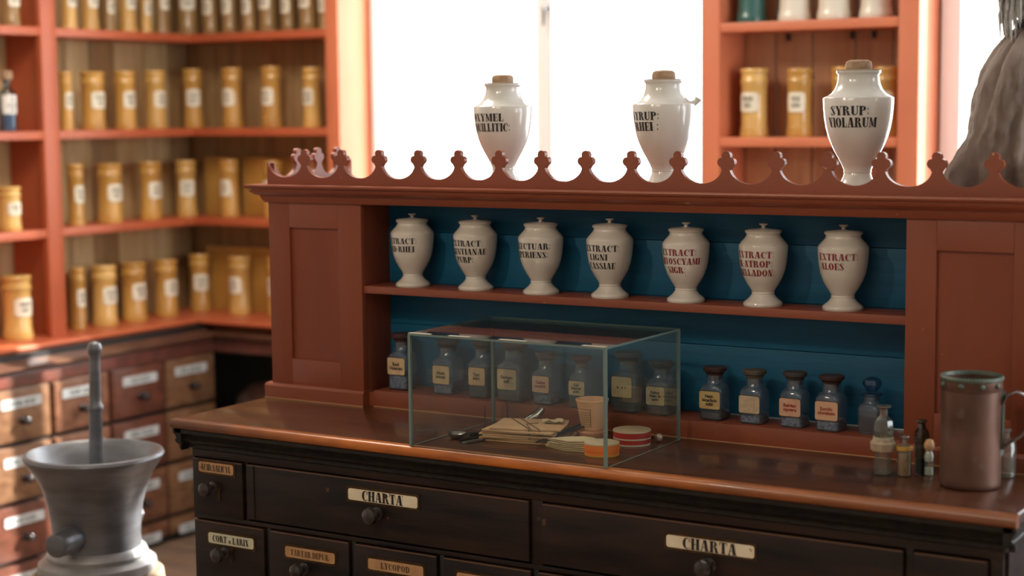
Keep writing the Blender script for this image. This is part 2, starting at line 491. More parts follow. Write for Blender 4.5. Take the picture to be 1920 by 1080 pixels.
def glyph(ch):
    s = .05
    if ch == 'I': return stem(s)+serif(0, T+.1, 0)+serif(0, T+.1, 1), T+.1
    if ch == 'L': return stem(s)+serif(0, .62, 0)+[q(.56, 0, .62, .34)]+serif(0, T+.1, 1), .66
    if ch == 'E': return stem(s)+serif(0, .62, 0)+serif(0, .62, 1)+[q(.56, 0, .62, .3), q(.56, .7, .62, 1), q(.3, .47, .52, .53), q(.48, .38, .53, .62)], .66
    if ch == 'F': return stem(s)+serif(0, T+.1, 0)+serif(0, .62, 1)+[q(.56, .7, .62, 1), q(.3, .47, .52, .53), q(.48, .38, .53, .62)], .64
    if ch == 'T': return stem(.24)+serif(.17, .58, 0)+serif(0, .74, 1)+[q(0, .7, .06, 1), q(.68, .7, .74, 1)], .76
    if ch == 'H': return stem(s)+stem(.52)+serif(0, .37, 0)+serif(0, .37, 1)+serif(.47, .84, 0)+serif(.47, .84, 1)+[q(.3, .47, .54, .53)], .86
    if ch == 'N': return [q(.08, 0, .08+TH, 1), q(.64, 0, .64+TH, 1)]+diag(.06, 1, .46, 0, .26)+serif(0, .26, 0)+serif(.54, .8, 1), .82
    if ch == 'M': return [q(.08, 0, .08+TH, 1)]+diag(.08, 1, .36, .1, .2)+diag(.64, 1, .42, .1, .06)+stem(.66)+serif(0, .26, 0)+serif(.6, .98, 0)+serif(.66, .98, 1), 1.0
    if ch == 'A': return diag(.3, 1, .07, 0, .07)+diag(.3, 1, .48, 0, .28)+[q(.18, .3, .5, .36)]+serif(0, .24, 0)+serif(.42, .84, 0), .84
    if ch == 'V': return diag(.06, 1, .3, 0, .28)+diag(.62, 1, .38, 0, .07)+serif(0, .4, 1)+serif(.54, .8, 1), .8
    if ch == 'U': return [q(.05, .3, .05+T, 1), q(.62, .3, .62+TH, 1)]+bowl(.3725, .3, .3225, .3, 180, 272, T, .09)+bowl(.3725, .3, .3225, .3, 268, 360, .08, .09)+serif(0, .37, 1)+serif(.54, .78, 1), .8
    if ch == 'Y': return diag(.04, 1, .26, .45, .26)+diag(.66, 1, .42, .45, .06)+[q(.27, 0, .27+T, .5)]+serif(.2, .6, 0)+serif(0, .36, 1)+serif(.54, .8, 1), .8
    if ch == 'X': return diag(.05, 1, .47, 0, .28)+diag(.62, 1, .1, 0, .06)+serif(0, .38, 1)+serif(.54, .76, 1)+serif(0, .26, 0)+serif(.4, .82, 0), .82
    if ch == 'O': return bowl(.4, .5, .4, .5, 0, 360, T, TH, 20), .84
    if ch == 'Q': return bowl(.4, .5, .4, .5, 0, 360, T, TH, 20)+diag(.4, .15, .62, -.15, .14), .84
    if ch == 'C': return bowl(.4, .5, .4, .5, 62, 298, T, TH, 16)+[q(.62, .62, .7, .95), q(.62, .05, .67, .2)], .74
    if ch == 'G': return bowl(.4, .5, .4, .5, 62, 290, T, TH, 16)+[q(.62, .62, .7, .95), q(.5, 0.04, .74, .42)], .82
    if ch == 'D': return stem(s)+serif(0, .4, 0)+serif(0, .4, 1)+bowl(.34, .5, .46, .5, -90, 90, T), .84
    if ch == 'P': return stem(s)+serif(0, .38, 0)+serif(0, .4, 1)+bowl(.34, .73, .36, .27, -90, 90, .24), .74
    if ch == 'B': return stem(s)+serif(0, .4, 0)+serif(0, .4, 1)+bowl(.34, .75, .34, .25, -90, 90, .23)+bowl(.34, .25, .38, .27, -90, 90, .25), .76
    if ch == 'R': return stem(s)+serif(0, .38, 0)+serif(0, .4, 1)+bowl(.34, .75, .34, .25, -90, 90, .23)+diag(.4, .5, .56, 0, .24)+serif(.5, .86, 0), .86
    if ch == 'S': return bowl(.32, .73, .3, .27, 60, 190, .16)+diag(.06, .8, .38, .2, .26)+bowl(.34, .27, .3, .27, -150, 10, .16)+[q(.54, .7, .6, 1), q(.02, 0, .08, .3)], .68
    if ch == 'K': return stem(s)+diag(.6, 1, .28, .45, .06)+diag(.34, .6, .54, 0, .26)+serif(0, .38, 0)+serif(0, .38, 1), .82
    if ch == ':': return [q(.08, .12, .2, .26), q(.08, .62, .2, .76)], .3
    if ch == '.': return [q(.06, 0, .2, .14)], .26
    if ch == '-': return [q(.05, .42, .2, .56)], .26
    if ch == 'a': return bowl(.2, .25, .2, .25, 0, 360, .13, .06, 10)+[q(.3, 0, .42, .5)], .5
    return [], .34

def text_width(t, gap=.07): return sum(glyph(c)[1]+gap for c in t)-gap

def flat_text(mb, t, h, wx=1.0, put=None, x0=0.0, z0=0.0, m=None, gap=.07, align='c', maxw=None):
    """put(x, z) -> 3-D point on the surface the letters lie on"""
    W = text_width(t, gap)*h*wx
    if maxw and W > maxw:
        wx *= maxw/W; W = maxw
    x = x0-(W/2 if align == 'c' else 0)
    for c in t:
        polys, adv = glyph(c)
        for p in polys:
            # split wide pieces so that they follow the curve
            xs = [a for a, b in p]
            mb.add([put(x+a*h*wx, z0+b*h) for a, b in p], [tuple(range(len(p)))], m)
        x += (adv+gap)*h*wx

def letters(name, lines, put, m, parent, gap=.07):
    mb = MB()
    for (t, h, wx, x0, z0, mx) in lines:
        flat_text(mb, t, h, wx, put, x0, z0, None, gap, 'c', mx)
    me = bpy.data.meshes.new(name)
    me.from_pydata(mb.v, [], mb.f); me.materials.append(m); me.update()
    return link(name, me, parent)

# lower-case script labels with the built-in face
def font_text(name, lines, size, spacing, at, m, parent, bold=0.0):
    """at = (x centre, y plane, z centre); text faces -Y"""
    cu = bpy.data.curves.new(name, 'FONT')
    cu.body = '\n'.join(lines); cu.size = size; cu.space_line = spacing
    cu.align_x = 'CENTER'; cu.align_y = 'CENTER'; cu.offset = bold; cu.resolution_u = 2
    tmp = bpy.data.objects.new('tmp', cu)
    C.objects.link(tmp)
    dg = bpy.context.evaluated_depsgraph_get()
    me = bpy.data.meshes.new_from_object(tmp.evaluated_get(dg))
    bpy.data.objects.remove(tmp)
    me.name = name
    for v in me.vertices:
        x, y, z = v.co
        v.co = (at[0]+x, at[1], at[2]+y)
    me.materials.clear(); me.materials.append(m)
    return link(name, me, parent)

def rrect(w_, h_, r, n=5):
    pts = []
    for (cx, cy, a0) in ((w_/2-r, h_/2-r, 0), (-w_/2+r, h_/2-r, 90), (-w_/2+r, -h_/2+r, 180), (w_/2-r, -h_/2+r, 270)):
        for i in range(n+1):
            a = math.radians(a0+90*i/n)
            pts.append((cx+r*math.cos(a), cy+r*math.sin(a)))
    return pts

# ------------------------------------------------------------------ the room
XL, YB = -2.17, 2.47          # inner faces of the left and back wall
XR, YF, ZC = 3.62, -4.3, 2.9
mb = MB()
for i in range(34):
    pass
mb.box(XL-.2, XR+.2, YF-.2, YB+.45, -.12, -.02)
fl = struct('floor', mb, WOODF)
pb = MB(); pb.box(0, XR-XL, 0, .158, 0, .02, c=.002)
pme = pb.mesh('floor_board', WOODF)
y = YF
while y < YB-.02:
    o = link('floor_board', pme, fl, (XL, y, -.02))
    y += .162
mb = MB(); mb.box(XL-.2, XR+.2, YF-.2, YB+.45, ZC, ZC+.1)
struct('ceiling', mb, CEIL)
mb = MB(); mb.box(XL-.2, XL, YF-.2, YB+.45, 0, ZC)
struct('wall_left', mb, WALL)
mb = MB(); mb.box(XL-.2, XR+.2, YF-.2, YF, 0, ZC)
struct('wall_front', mb, WALL)
# back wall with two openings: x -1.215..0.225 and 1.03..2.45, z .95..2.62
WB0, WB1, WZ0, WZ1 = -1.215, 0.225, 0.92, 2.62
W20, W21 = 1.03, 2.45
YO = YB+.30
def wall_piece(mb, x0, x1, z0, z1): mb.box(x0, x1, YB, YO, z0, z1)
mb = MB()
wall_piece(mb, XL, WB0, 0, ZC); wall_piece(mb, WB1, W20, 0, ZC); wall_piece(mb, W21, XR, 0, ZC)
for a, b in ((WB0, WB1), (W20, W21)):
    wall_piece(mb, a, b, WZ1, ZC); wall_piece(mb, a, b, 0, WZ0)
struct('wall_back', mb, WALL)
mb = MB(); mb.box(W20-.06, XR, YB-.012, YB, 0, .88); mb.box(W20-.06, XR, YB-.03, YB, .88, .92)
struct('trim_1', mb, DADO, label='grey-blue painted dado panelling under the right window')
# right wall with a window
mb = MB()
mb.box(XR, XR+.2, YF, .1, 0, ZC); mb.box(XR, XR+.2, 1.7, YB+.3, 0, ZC)
mb.box(XR, XR+.2, .1, 1.7, 0, .85); mb.box(XR, XR+.2, .1, 1.7, 2.55, ZC)
struct('wall_right', mb, WALL)

def window(name, x0, x1, z0, z1, y, rails, mull=True, label=None):
    root = link(name, None); root['kind'] = 'structure'
    mb = MB()
    f = .05
    mb.box(x0, x0+f, y, y+.06, z0, z1, c=.004); mb.box(x1-f, x1, y, y+.06, z0, z1, c=.004)
    mb.box(x0, x1, y, y+.06, z0, z0+f, c=.004); mb.box(x0, x1, y, y+.06, z1-f, z1, c=.004)
    part('window_frame', mb, WHITEP, root)
    xm = (x0+x1)/2
    if mull:
        xm = mull
        mb = MB(); mb.box(xm-.036, xm+.036, y-.012, y+.055, z0+f, z1-f, c=.006); mb.box(xm-.012, xm+.012, y-.022, y-.012, z0+f, z1-f, c=.003)
        part('mullion', mb, WHITEP, root)
    for a, b in ((x0+f, xm-.036), (xm+.036, x1-f)):
        zz = [z0+f]+rails+[z1-f]
        for k in range(len(zz)-1):
            mb = MB(); mb.box(a, b, y+.028, y+.032, zz[k], zz[k+1])
            part('pane', mb, G_WIN, root)
        for r in rails:
            mb = MB(); mb.box(a, b, y+.01, y+.05, r-.012, r+.012, c=.003)
            part('glazing_bar', mb, WHITEP, root)
    mb = MB(); mb.box(x0-.03, x1+.03, YB-.04, y+.01, z0-.03, z0, c=.006)
    part('window_sill', mb, WHITEP, root)
    return root
w1 = window('window_1', WB0, WB1, WZ0, WZ1, YB+.14, [], mull=-.548)
h = MB()
h.lathe([(0, 0), (.010, .002), (.010, .012), (0, .014)], 12)
h.tube([(0, 0, .006), (0, -.03, .004), (.006, -.036, -.012), (.004, -.036, -.06)], [.006, .006, .006, .004], 8)
hl = part('latch', h, BLACKM, w1, 'small dark casement latch on the white mullion')
hl.location = (-.524, YB+.115, 1.99)
w2 = window('window_2', W20, W21, WZ0, WZ1, YB+.22, [], mull=1.74)
# casings and folded white shutters beside the panes
mb = MB()
mb.box(WB0-.012, WB0+.012, YB-.02, YB+.14, WZ0, WZ1, c=.003)
mb.box(WB1-.02, WB1+.015, YB-.02, YB+.14, WZ0, WZ1, c=.003)
struct('trim_2', mb, WHITEP, label='white reveal boards of the centre window')
for k, (a, b) in enumerate(((W20-.05, W20+.012),)):
    mb = MB()
    mb.box(a, b, YB-.022, YB, WZ0, WZ1+.06, c=.004)
    mb.box(W20-.008, W20+.008, YB, YB+.22, WZ0, WZ1, c=.003)
    struct('trim_3', mb, WHITEP, label='white casing and reveal board at the left of the right window')
def curtain(x0, x1, y, label, folds, amp=.012):
    vs = []; fs = []; n = 60
    for i in range(n+1):
        x = x0+(x1-x0)*i/n
        yy = y+amp*math.sin(folds*2*PI*i/n)+amp*.4*math.sin(folds*5.3*i/n+1)
        for z in (WZ0+.02, 1.5, 2.0, WZ1-.02):
            vs.append((x, yy+(.004*math.sin(i*.7) if z < 2 else 0), z))
    for i in range(n):
        for j in range(3): fs.append((4*i+j, 4*i+4+j, 4*i+5+j, 4*i+1+j))
    m_ = MB(); m_.add(vs, fs)
    t_ = thing('curtain', label, 'curtain', (0, 0, 0))
    part('cloth', m_, SHEER, t_, angle=80)
    m_ = MB(); m_.tube([(x0, y, WZ1-.02), (x1, y, WZ1-.02)], .006, 10)
    part('rod', m_, WHITEP, t_)
curtain(W20+.012, W20+.17, YB+.12, 'white sheer curtain drawn to the left of the right window', 4)
curtain(WB0+.014, WB0+.44, YB+.06, 'white sheer curtain at the left edge of the centre window', 8, .008)  # cloth widened to keep the sun off the left wall
curtain(WB1-.075, WB1-.022, YB+.06, 'narrow white sheer curtain at the right edge of the centre window', 1, .005)
w3 = link('window_3', None); w3['kind'] = 'structure'
mb = MB()
for (a, b, c_, d_) in ((.1, .15, .85, 2.55), (1.65, 1.7, .85, 2.55), (.15, 1.65, .85, .9), (.15, 1.65, 2.5, 2.55), (.87, .93, .9, 2.5)):
    mb.box(XR+.06, XR+.11, a, b, c_, d_, c=.004)
part('window_frame', mb, WHITEP, w3)
for a, b in ((.15, .87), (.93, 1.65)):
    mb = MB(); mb.box(XR+.083, XR+.087, a, b, .9, 2.5)
    part('pane', mb, G_WIN, w3)

# frames around the two added fill lights, outside the picture
def fill_light_body(x, y, label):
    t = thing('fill_light_frame', label, 'lamp', (x, y, 0))
    mb = MB()
    for (a, b, c_, d_) in ((-.53, -.5, -.53, .53), (.5, .53, -.53, .53), (-.5, .5, -.53, -.5), (-.5, .5, .5, .53)):
        mb.box(a, b, c_, d_, 2.84, 2.9, c=.004)
    part('fill_frame', mb, WHITEP, t)
fill_light_body(1.2, -2.4, 'square white frame of the added fill light near the front of the room')
fill_light_body(-.55, .75, 'square white frame of the added fill light over the middle of the room')

# ------------------------------------------------------------------ left corner shelving
SZ = [1.935, 1.568, 1.217, .83]
XS, YS = -1.955, 2.262           # front edges of the left and back shelves
def shelf_unit_left():
    t = thing('shelving_unit', 'tall red-painted open shelving along the left wall, running into the corner', 'shelving', (0, 0, 0))
    for (y0, y1) in ((1.486, 1.552), (.62, .686)):
        mb = MB()
        mb.box(XS, XS-.03, y0-.004, y1+.004, .83, 2.72, c=.004)
        mb.box(XS-.03, XL+.012, y0+.018, y1-.018, .83, 2.72)
        part('upright', mb, ORANGE, t)
    for z in SZ[:3]+[2.30]:
        mb = MB(); mb.box(XL+.012, XS-.004, 1.536, YB-.012, z-.030, z, c=.0015); part('shelf', mb, ORANGE, t)
        mb = MB(); mb.box(XL+.012, XS-.004, .67, 1.502, z-.030, z, c=.0015); part('shelf', mb, ORANGE, t)
    y = .70; k = 0
    rnd = random.Random(3)
    while y < YB-.02:
        wd = min(.115+rnd.random()*.05, YB-.012-y)
        mb = MB(); mb.box(XL, XL+.012, y, y+wd-.004, .83, 2.72, c=.002)
        part('back_board', mb, BACKP if k % 3 else BACKW, t); k += 1
        y += wd
    mb = MB(); mb.box(XL, XL+.004, .62, YB, .83, 2.72); part('backing', mb, BACKW, t)
    return t
shelf_unit_left()
def shelf_unit_back():
    t = thing('shelving_unit', 'red-painted open shelving on the back wall between the corner and the window', 'shelving', (0, 0, 0))
    mb = MB(); mb.box(-1.294, -1.233, YS-.002, YB-.004, .83, 2.72, c=.004)
    part('upright', mb, ORANGE2, t)
    for z in SZ[:3]+[2.30]:
        mb = MB(); mb.box(XS-.0035, -1.294, YS, YB-.012, z-.030, z, c=.0015); part('shelf', mb, ORANGE, t)
    x = XL+.014; k = 0
    rnd = random.Random(5)
    while x < -1.31:
        wd = min(.11+rnd.random()*.05, -1.294-x)
        mb = MB(); mb.box(x, x+wd-.004, YB-.012, YB, .83, 2.72, c=.002)
        part('back_board', mb, BACKW, t); k += 1
        x += wd
    return t
shelf_unit_back()

def shelf_unit_right():
    t = thing('shelving_unit', 'narrow salmon-painted open shelving between the two windows', 'shelving', (0, 0, 0))
    for (x0, x1) in ((.243, .310), (.905, .972)):
        mb = MB(); mb.box(x0, x1, YS, YB-.002, .0, 2.72, c=.004)
        part('upright', mb, ORANGE2, t)
    for z in (1.8985, 1.5305, 1.165, .83, 2.25):
        mb = MB(); mb.box(.310, .905, YS+.004, YB-.012, z-.030, z, c=.003); part('shelf', mb, ORANGE2, t)
    xs = [.310, .4245, .5525, .699, .8225, .905]
    for a, b in zip(xs, xs[1:]):
        mb = MB(); mb.box(a+.003, b-.003, YB-.012, YB-.002, .0, 2.72, c=.003)
        part('back_board', mb, PINE, t)
    mb = MB()
    for x in (.47, .688, .76):
        mb.box(x-.007, x+.007, YB-.020, YB-.012, 1.842, 1.866, c=.002)
    part('bracket', mb, BLACKM, t)
    return t
shelf_unit_right()

# ------------------------------------------------------------------ canisters
def canister_mesh(r, hh, kind):
    """returns dict of meshes for one canister"""
    mb = MB()
    mb.lathe([(0, 0), (r*.98, 0), (r*1.0, hh*.012), (r*1.0, hh*.075), (r*.93, hh*.09), (r*.93, hh*.10), (r*.97, hh*.11), (r*.96, hh*.135), (r*.91, hh*.16), (r*.885, hh*.50),
              (r*.91, hh*.75), (r*.96, hh*.765), (r*.96, hh*.79)], 28)
    body = mb.mesh('body', kind)
    mb = MB()
    mb.lathe([(r*.90, hh*.79), (r*.90, hh*.797), (r*.985, hh*.803), (r*.985, hh*.825), (r*.92, hh*.845), (r*.91, hh*.92), (r*.99, hh*.945), (r*1.0, hh*.975), (r*.93, hh), (0, hh)], 28)
    lid = mb.mesh('lid', kind)
    # label patch facing local -Y
    wl, hl_ = r*1.5, hh*.29
    zc = hh*.51
    mb = MB()
    n = 12; rr = r*.93+.0012
    vs = []; fs = []
    for i in range(n+1):
        s_ = -1+2*i/n
        hh2 = .5*max(1-max(abs(s_)-.62, 0)**2*1.9, .72)
        a = s_*wl/2/rr
        for zz in (zc-hl_*hh2, zc+hl_*hh2):
            vs.append((rr*math.sin(a), -rr*math.cos(a), zz))
    for i in range(n): fs.append((2*i, 2*i+2, 2*i+3, 2*i+1))
    mb.add(vs, fs)
    lab = mb.mesh('paper_label', CREAM)
    return body, lid, lab, rr, zc, wl, hl_

CAN_TXT = [('RAD', 'ALTH'), ('FLOR', 'TIL'), ('HERB', 'MEL'), ('SEM', 'LINI'), ('CORT', 'QUE'), ('FOL', 'SEN'), ('PULV', 'LIQ')]
can_n = [0]
def canister(x, y, z, r, hh, face, label, group, kind=OCHRE, wall='left'):
    t = thing('canister', label, 'canister', (x, y, z), face, group)
    body, lid, lab, rr, zc, wl, hl_ = canister_mesh(r, hh, kind)
    link('body', body, t); link('lid', lid, t)
    l = link('paper_label', lab, t)
    tx = CAN_TXT[can_n[0] % len(CAN_TXT)]; can_n[0] += 1
    def put(u, v, rr=rr+.0006): return (rr*math.sin(u/rr), -rr*math.cos(u/rr), v)
    letters('lettering', [(tx[0], hl_*.22, .8, 0, zc+hl_*.06, wl*.6), (tx[1], hl_*.22, .8, 0, zc-hl_*.26, wl*.6)], put, GREYTXT, l)
    return t

ORD = ['first', 'second', 'third', 'fourth', 'fifth', 'sixth', 'seventh', 'eighth', 'ninth']
SHN = {'A': 'top visible', 'B': 'upper middle', 'C': 'lower middle', 'D': 'bottom'}
CAN = [('A','L',-2.03,1.692,.0302,.222),('A','L',-2.03,1.796,.0336,.225),('A','L',-2.03,1.893,.024,.18),('A','L',-2.03,1.992,.0345,.237),
('A','L',-2.03,2.089,.0247,.189),('A','L',-2.03,2.178,.0322,.254),('A','B',-2.047,2.345,.0446,.272),('A','B',-1.927,2.345,.0327,.211),
('A','B',-1.828,2.345,.0324,.209),('A','B',-1.728,2.345,.0301,.199),('A','B',-1.633,2.345,.0371,.239),('A','B',-1.534,2.345,.0296,.188),
('A','B',-1.438,2.345,.0365,.231),('A','B',-1.358,2.345,.0262,.181),
('B','L',-2.03,1.664,.0254,.213),('B','L',-2.03,1.797,.0468,.215),('B','L',-2.03,1.963,.0427,.22),('B','L',-2.03,2.128,.0436,.224),
('B','B',-2.031,2.345,.0406,.235),('B','B',-1.824,2.345,.042,.235),('B','B',-1.627,2.345,.0393,.236),('B','B',-1.428,2.345,.0367,.228),
('C','L',-2.03,1.694,.0316,.227),('C','L',-2.03,1.865,.0485,.224),('C','L',-2.03,2.083,.0436,.224),('C','L',-2.03,2.288,.0427,.224),
('C','B',-1.851,2.345,.0402,.225),('C','B',-1.63,2.345,.0396,.223),
('D','L',-2.03,1.687,.0278,.232),('D','L',-2.03,1.821,.0485,.228),('D','L',-2.03,1.977,.0495,.227),('D','L',-2.03,2.154,.0475,.224),
('D','L',-2.03,2.353,.0433,.231),('D','B',-1.812,2.345,.0446,.23),('D','B',-1.616,2.345,.0439,.234)]
ZR = dict(A=SZ[0], B=SZ[1], C=SZ[2], D=SZ[3])
cnt = {}
for i, (row, wl_, x, y, r, hh) in enumerate(CAN):
    k = cnt.get((row, wl_), 0); cnt[(row, wl_)] = k+1
    if wl_ == 'L':
        lab = '%s ochre canister right of the upright on the left wall\'s %s shelf' % (ORD[k], SHN[row])
        face = PI/2-.12
        if y > 2.27: face = PI/4+.1
    else:
        lab = '%s ochre canister from the corner on the back wall\'s %s shelf, left unit' % (ORD[k], SHN[row])
        face = .06
        if x < -2.0: face = PI/4
    kind = OCHRE
    if row == 'A': kind = OCHRE3 if (i % 3 == 2 or wl_ == 'B') else OCHRE2
    elif (i % 4) == 1: kind = OCHRE2
    canister(x, y, ZR[row], r, hh, face, lab, 'ochre canisters on the %s corner shelf' % SHN[row], kind)
# left bay, beyond the upright
for nm, x, y, z, r, hh, kd in (('cut by the picture top, behind the upright\'s left', -2.03, 1.416, SZ[0], .0357, .191, OCHRE3),
                       ('short and wide, on the lower middle shelf left of the upright', -2.03, 1.377, SZ[2], .0416, .157, OCHRE2),
                       ('large and tall, on the bottom shelf left of the upright', -2.03, 1.392, SZ[3], .0552, .227, OCHRE2)):
    canister(x, y, z, r, hh, PI/2-.12, 'ochre canister %s' % nm, 'ochre canisters in the far left bay', kd)
# second rows seen between the front canisters
BK = [('C', -2.115, 1.972, .036, .208), ('C', -2.112, 2.185, .038, .205), ('D', -2.115, 1.76, .034, .20), ('D', -2.112, 1.905, .036, .20), ('D', -2.113, 2.07, .036, .203), ('D', -2.113, 2.26, .036, .20)]
for k, (row, x, y, r, hh) in enumerate(BK):
    q_ = [b for b in BK[:k] if b[0] == row]
    canister(x, y, ZR[row], r, hh, PI/2, 'ochre canister behind the front row, left wall\'s %s shelf, %s from the upright' % (SHN[row], ORD[len(q_)]),
             'canisters in the second row', OCHRE)
BX = [('C', -1.96, .085, .235), ('C', -1.745, .10, .232), ('C', -1.53, .11, .232)]
for k, (row, x, wd, hh) in enumerate(BX):
    t = tag(link('storage_box', (lambda m_: (m_.box(x-wd, x+wd-.012, YB-.055, YB-.016, ZR[row], ZR[row]+hh, c=.003), m_.mesh('storage_box', OCHRE))[1])(MB())),
            'flat ochre box on the back wall\'s lower middle shelf, %s from the corner' % ORD[k], 'box', 'ochre boxes at the back of the shelf')
mb = MB(); mb.box(-2.05, -1.31, YB-.055, YB-.018, SZ[3], SZ[3]+.262, c=.003); mb.box(-2.05, -1.98, YB-.058, YB-.055, SZ[3]+.235, SZ[3]+.255, c=.001)
tag(link('storage_box', mb.mesh('storage_box', OCHRE)), 'long flat ochre box behind the canisters on the back wall\'s bottom shelf', 'box')

# right unit jars
for k, (x, r, hh) in enumerate(((.394, .0469, .222), (.551, .0428, .219), (.701, .0422, .221), (.84, .0400, .218))):
    canister(x, 2.352, 1.5305, r, hh, (-.22, -.06, -.1, .0)[k]+.1, ('ochre canister at the left end of the shelf between the windows', 'ochre canister with a bright glint, second on the shelf between the windows',
        'ochre canister half hidden behind the largest white syrup jar, its left side showing', 'ochre canister at the right end behind the large syrup jar')[k], 'ochre canisters between the windows', (OCHRE2, OCHRE, OCHRE, OCHRE2)[k])
def albarello(x, r, hh, m, label, nm='ceramic_jar'):
    t = thing(nm, label, 'jar', (x, 2.352, 1.8985), 0, 'ceramic jars on the upper shelf between the windows')
    mb = MB()
    mb.lathe([(0, 0), (r, 0), (r*1.02, .004), (r*1.02, .022), (r*.97, .027), (r*.965, .034), (r*.94, .04), (r*.88, hh*.6), (r*.9, hh*.85), (r*.80, hh*.93), (r*.80, hh*.97)], 32)
    part('body', mb, m, t)
    mb = MB(); mb.lathe([(r*.85, hh*.97), (r*.88, hh*.98), (r*.86, hh*1.03), (r*.4, hh*1.07), (r*.12, hh*1.08), (r*.2, hh*1.14), (0, hh*1.16)], 28)
    part('lid', mb, m, t)
albarello(.383, .0484, .19, GREENJ, 'dark green glazed jar at the left end of the upper shelf between the windows')
albarello(.531, .0511, .19, CREAMJ, 'cream glazed jar next to the dark green jar')
albarello(.665, .0521, .19, CREAMJ, 'cream glazed jar in the middle of three, second from the right upright')
albarello(.803, .0514, .19, CREAMJ, 'cream glazed jar nearest the right upright on the upper shelf')

# corked bottle in the far left bay
t = thing('corked_bottle', 'pale blue glass bottle with cork and white label on the far left shelf', 'bottle', (-2.03, 1.385, SZ[1]), PI/2-.1)
mb = MB(); mb.lathe([(0, .002), (.029, 0), (.031, .004), (.031, .125), (.027, .142), (.013, .156), (.012, .172), (.016, .174), (.016, .18), (.011, .181)], 28); part('body', mb, G_BLU, t)
mb = MB(); mb.lathe([(0, .004), (.028, .004), (.028, .075), (0, .075)], 24); part('contents', mb, mat('blue_grey_salt', (.17, .22, .28), .7), t)
mb = MB(); mb.lathe([(0, .168), (.0105, .168), (.013, .181), (.021, .184), (.022, .205), (.02, .212), (0, .212)], 20); part('cork', mb, CORK, t)
mb = MB(); n = 10; rr = .0318
mb.add([(rr*math.sin(-1.15+2.3*i/n), -rr*math.cos(-1.15+2.3*i/n), zz) for i in range(n+1) for zz in (.062, .128)], [(2*i, 2*i+2, 2*i+3, 2*i+1) for i in range(n)])
l = part('paper_label', mb, mat('white_paper', (.78, .78, .74), .6), t)
letters('lettering', [('R', .014, 1, 0, .106, .03), ('CRIST', .012, .9, 0, .086, .045), ('OFF', .010, .9, 0, .070, .03)], lambda u, v: ((rr+.0006)*math.sin(u/rr), -(rr+.0006)*math.cos(u/rr), v), GREYTXT, l)

# ------------------------------------------------------------------ base cabinet with small drawers on the left wall
XD, YD = -1.80, 2.172
def profile_run_left(mb, prof, y0, y1, m=None):
    # prof: (x, z) outline, run along y
    mb.prism(prof, y0, y1, 'xz', m)
t = thing('drawer_cabinet', 'brown wooden drawer cabinet along the left wall with many small labelled drawers', 'cabinet')
mb = MB(); mb.box(XL+.002, XD-.02, .45, YD-.001, 0, .81)
part('carcass', mb, DARKER, t)
mb = MB(); mb.prism([(XL+.012, .83), (XL+.012, .812), (-1.85, .812), (-1.842, .821), (-1.85, .83)], .45, YB-.004, 'xz')
part('ledge_board', mb, ORANGE, t)
mb = MB(); mb.prism([(-1.862, .812), (-1.862, .70), (-1.80, .70), (-1.80, .755), (-1.785, .76), (-1.768, .766), (-1.768, .774), (-1.80, .78), (-1.83, .795), (-1.845, .812)], .45, YD-.0, 'xz')
part('moulding', mb, BASEW, t)
mb = MB(); mb.box(-1.80, -1.794, .45, YD, .705, .752, c=.002)
part('frieze', mb, BASE_R, t)
seam = [.481, .760, 1.042, 1.325, 1.607, 1.893, 2.176]
rows = [.707, .506, .302, .098]
rnd = random.Random(11)
DTX = ['RAD GENTIAN', 'HERB THYMI', 'FOL SENNAE', 'FLOR SAMB', 'CORT QUERC', 'SEM ANISI', 'RAD IRID', 'LIGN QUAS', 'GUMMI ARAB']
for c_ in range(len(seam)-1):
    for r_ in range(4):
        y0, y1 = seam[c_]+.007, seam[c_+1]-.007
        z1 = rows[r_]-.006; z0 = (rows[r_+1] if r_ < 3 else -.09)+.008
        if z0 < .03: z0 = .03
        if z1-z0 < .05: continue
        mb = MB(); mb.box(XD-.02, XD-.002, y0, y1, z0, z1, c=.003); mb.box(XD-.004, XD+.003, y0+.006, y1-.006, z0+.006, z1-.006, c=.002)
        wm = (DRAWER_W, DRAWER_W2, DRAWER_W3)[(c_*2+r_*3+(1 if r_ > 1 else 0)) % 3]
        if c_ == 5: wm = DRAWER_W2
        d = part('drawer', mb, wm, t)
        yc = (y0+y1)/2+rnd.uniform(-.006, .006)
        lz = z1-.052
        lm = MB(); lm.prism(rrect(.178, .034, .006), .0, .0025, 'yz')
        for i, v in enumerate(lm.v): lm.v[i] = (XD+.003+v[0], yc+v[1], lz+v[2])
        lab = link('label_plate', lm.mesh('label_plate', mat('white_enamel', (.50, .53, .54), .35, col2=(.42, .44, .44), scale=30, chips=((.2, .12, .06), 30, .72))), d)
        tx = DTX[(c_*4+r_*3) % len(DTX)]
        tm = MB()
        flat_text(tm, tx, .017, .85, lambda u, v, yc=yc, lz=lz: (XD+.0062, yc+u, lz+v), 0, -.0085, None, .07, 'c', .15)
        me = bpy.data.meshes.new('lettering'); me.from_pydata(tm.v, [], tm.f); me.materials.append(GREYTXT)
        lo = link('lettering', me, d)
        km = MB()
        km.lathe([(0, 0), (.014, 0), (.014, .003), (.006, .006), (.006, .014), (.013, .020), (.0155, .028), (.013, .036), (.006, .040), (0, .041)], 16)
        km.v = [(XD+.003+z, yc+x, lz-.062+y_) for (x, y_, z) in km.v]
        link('knob', km.mesh('knob', KNOB), d)

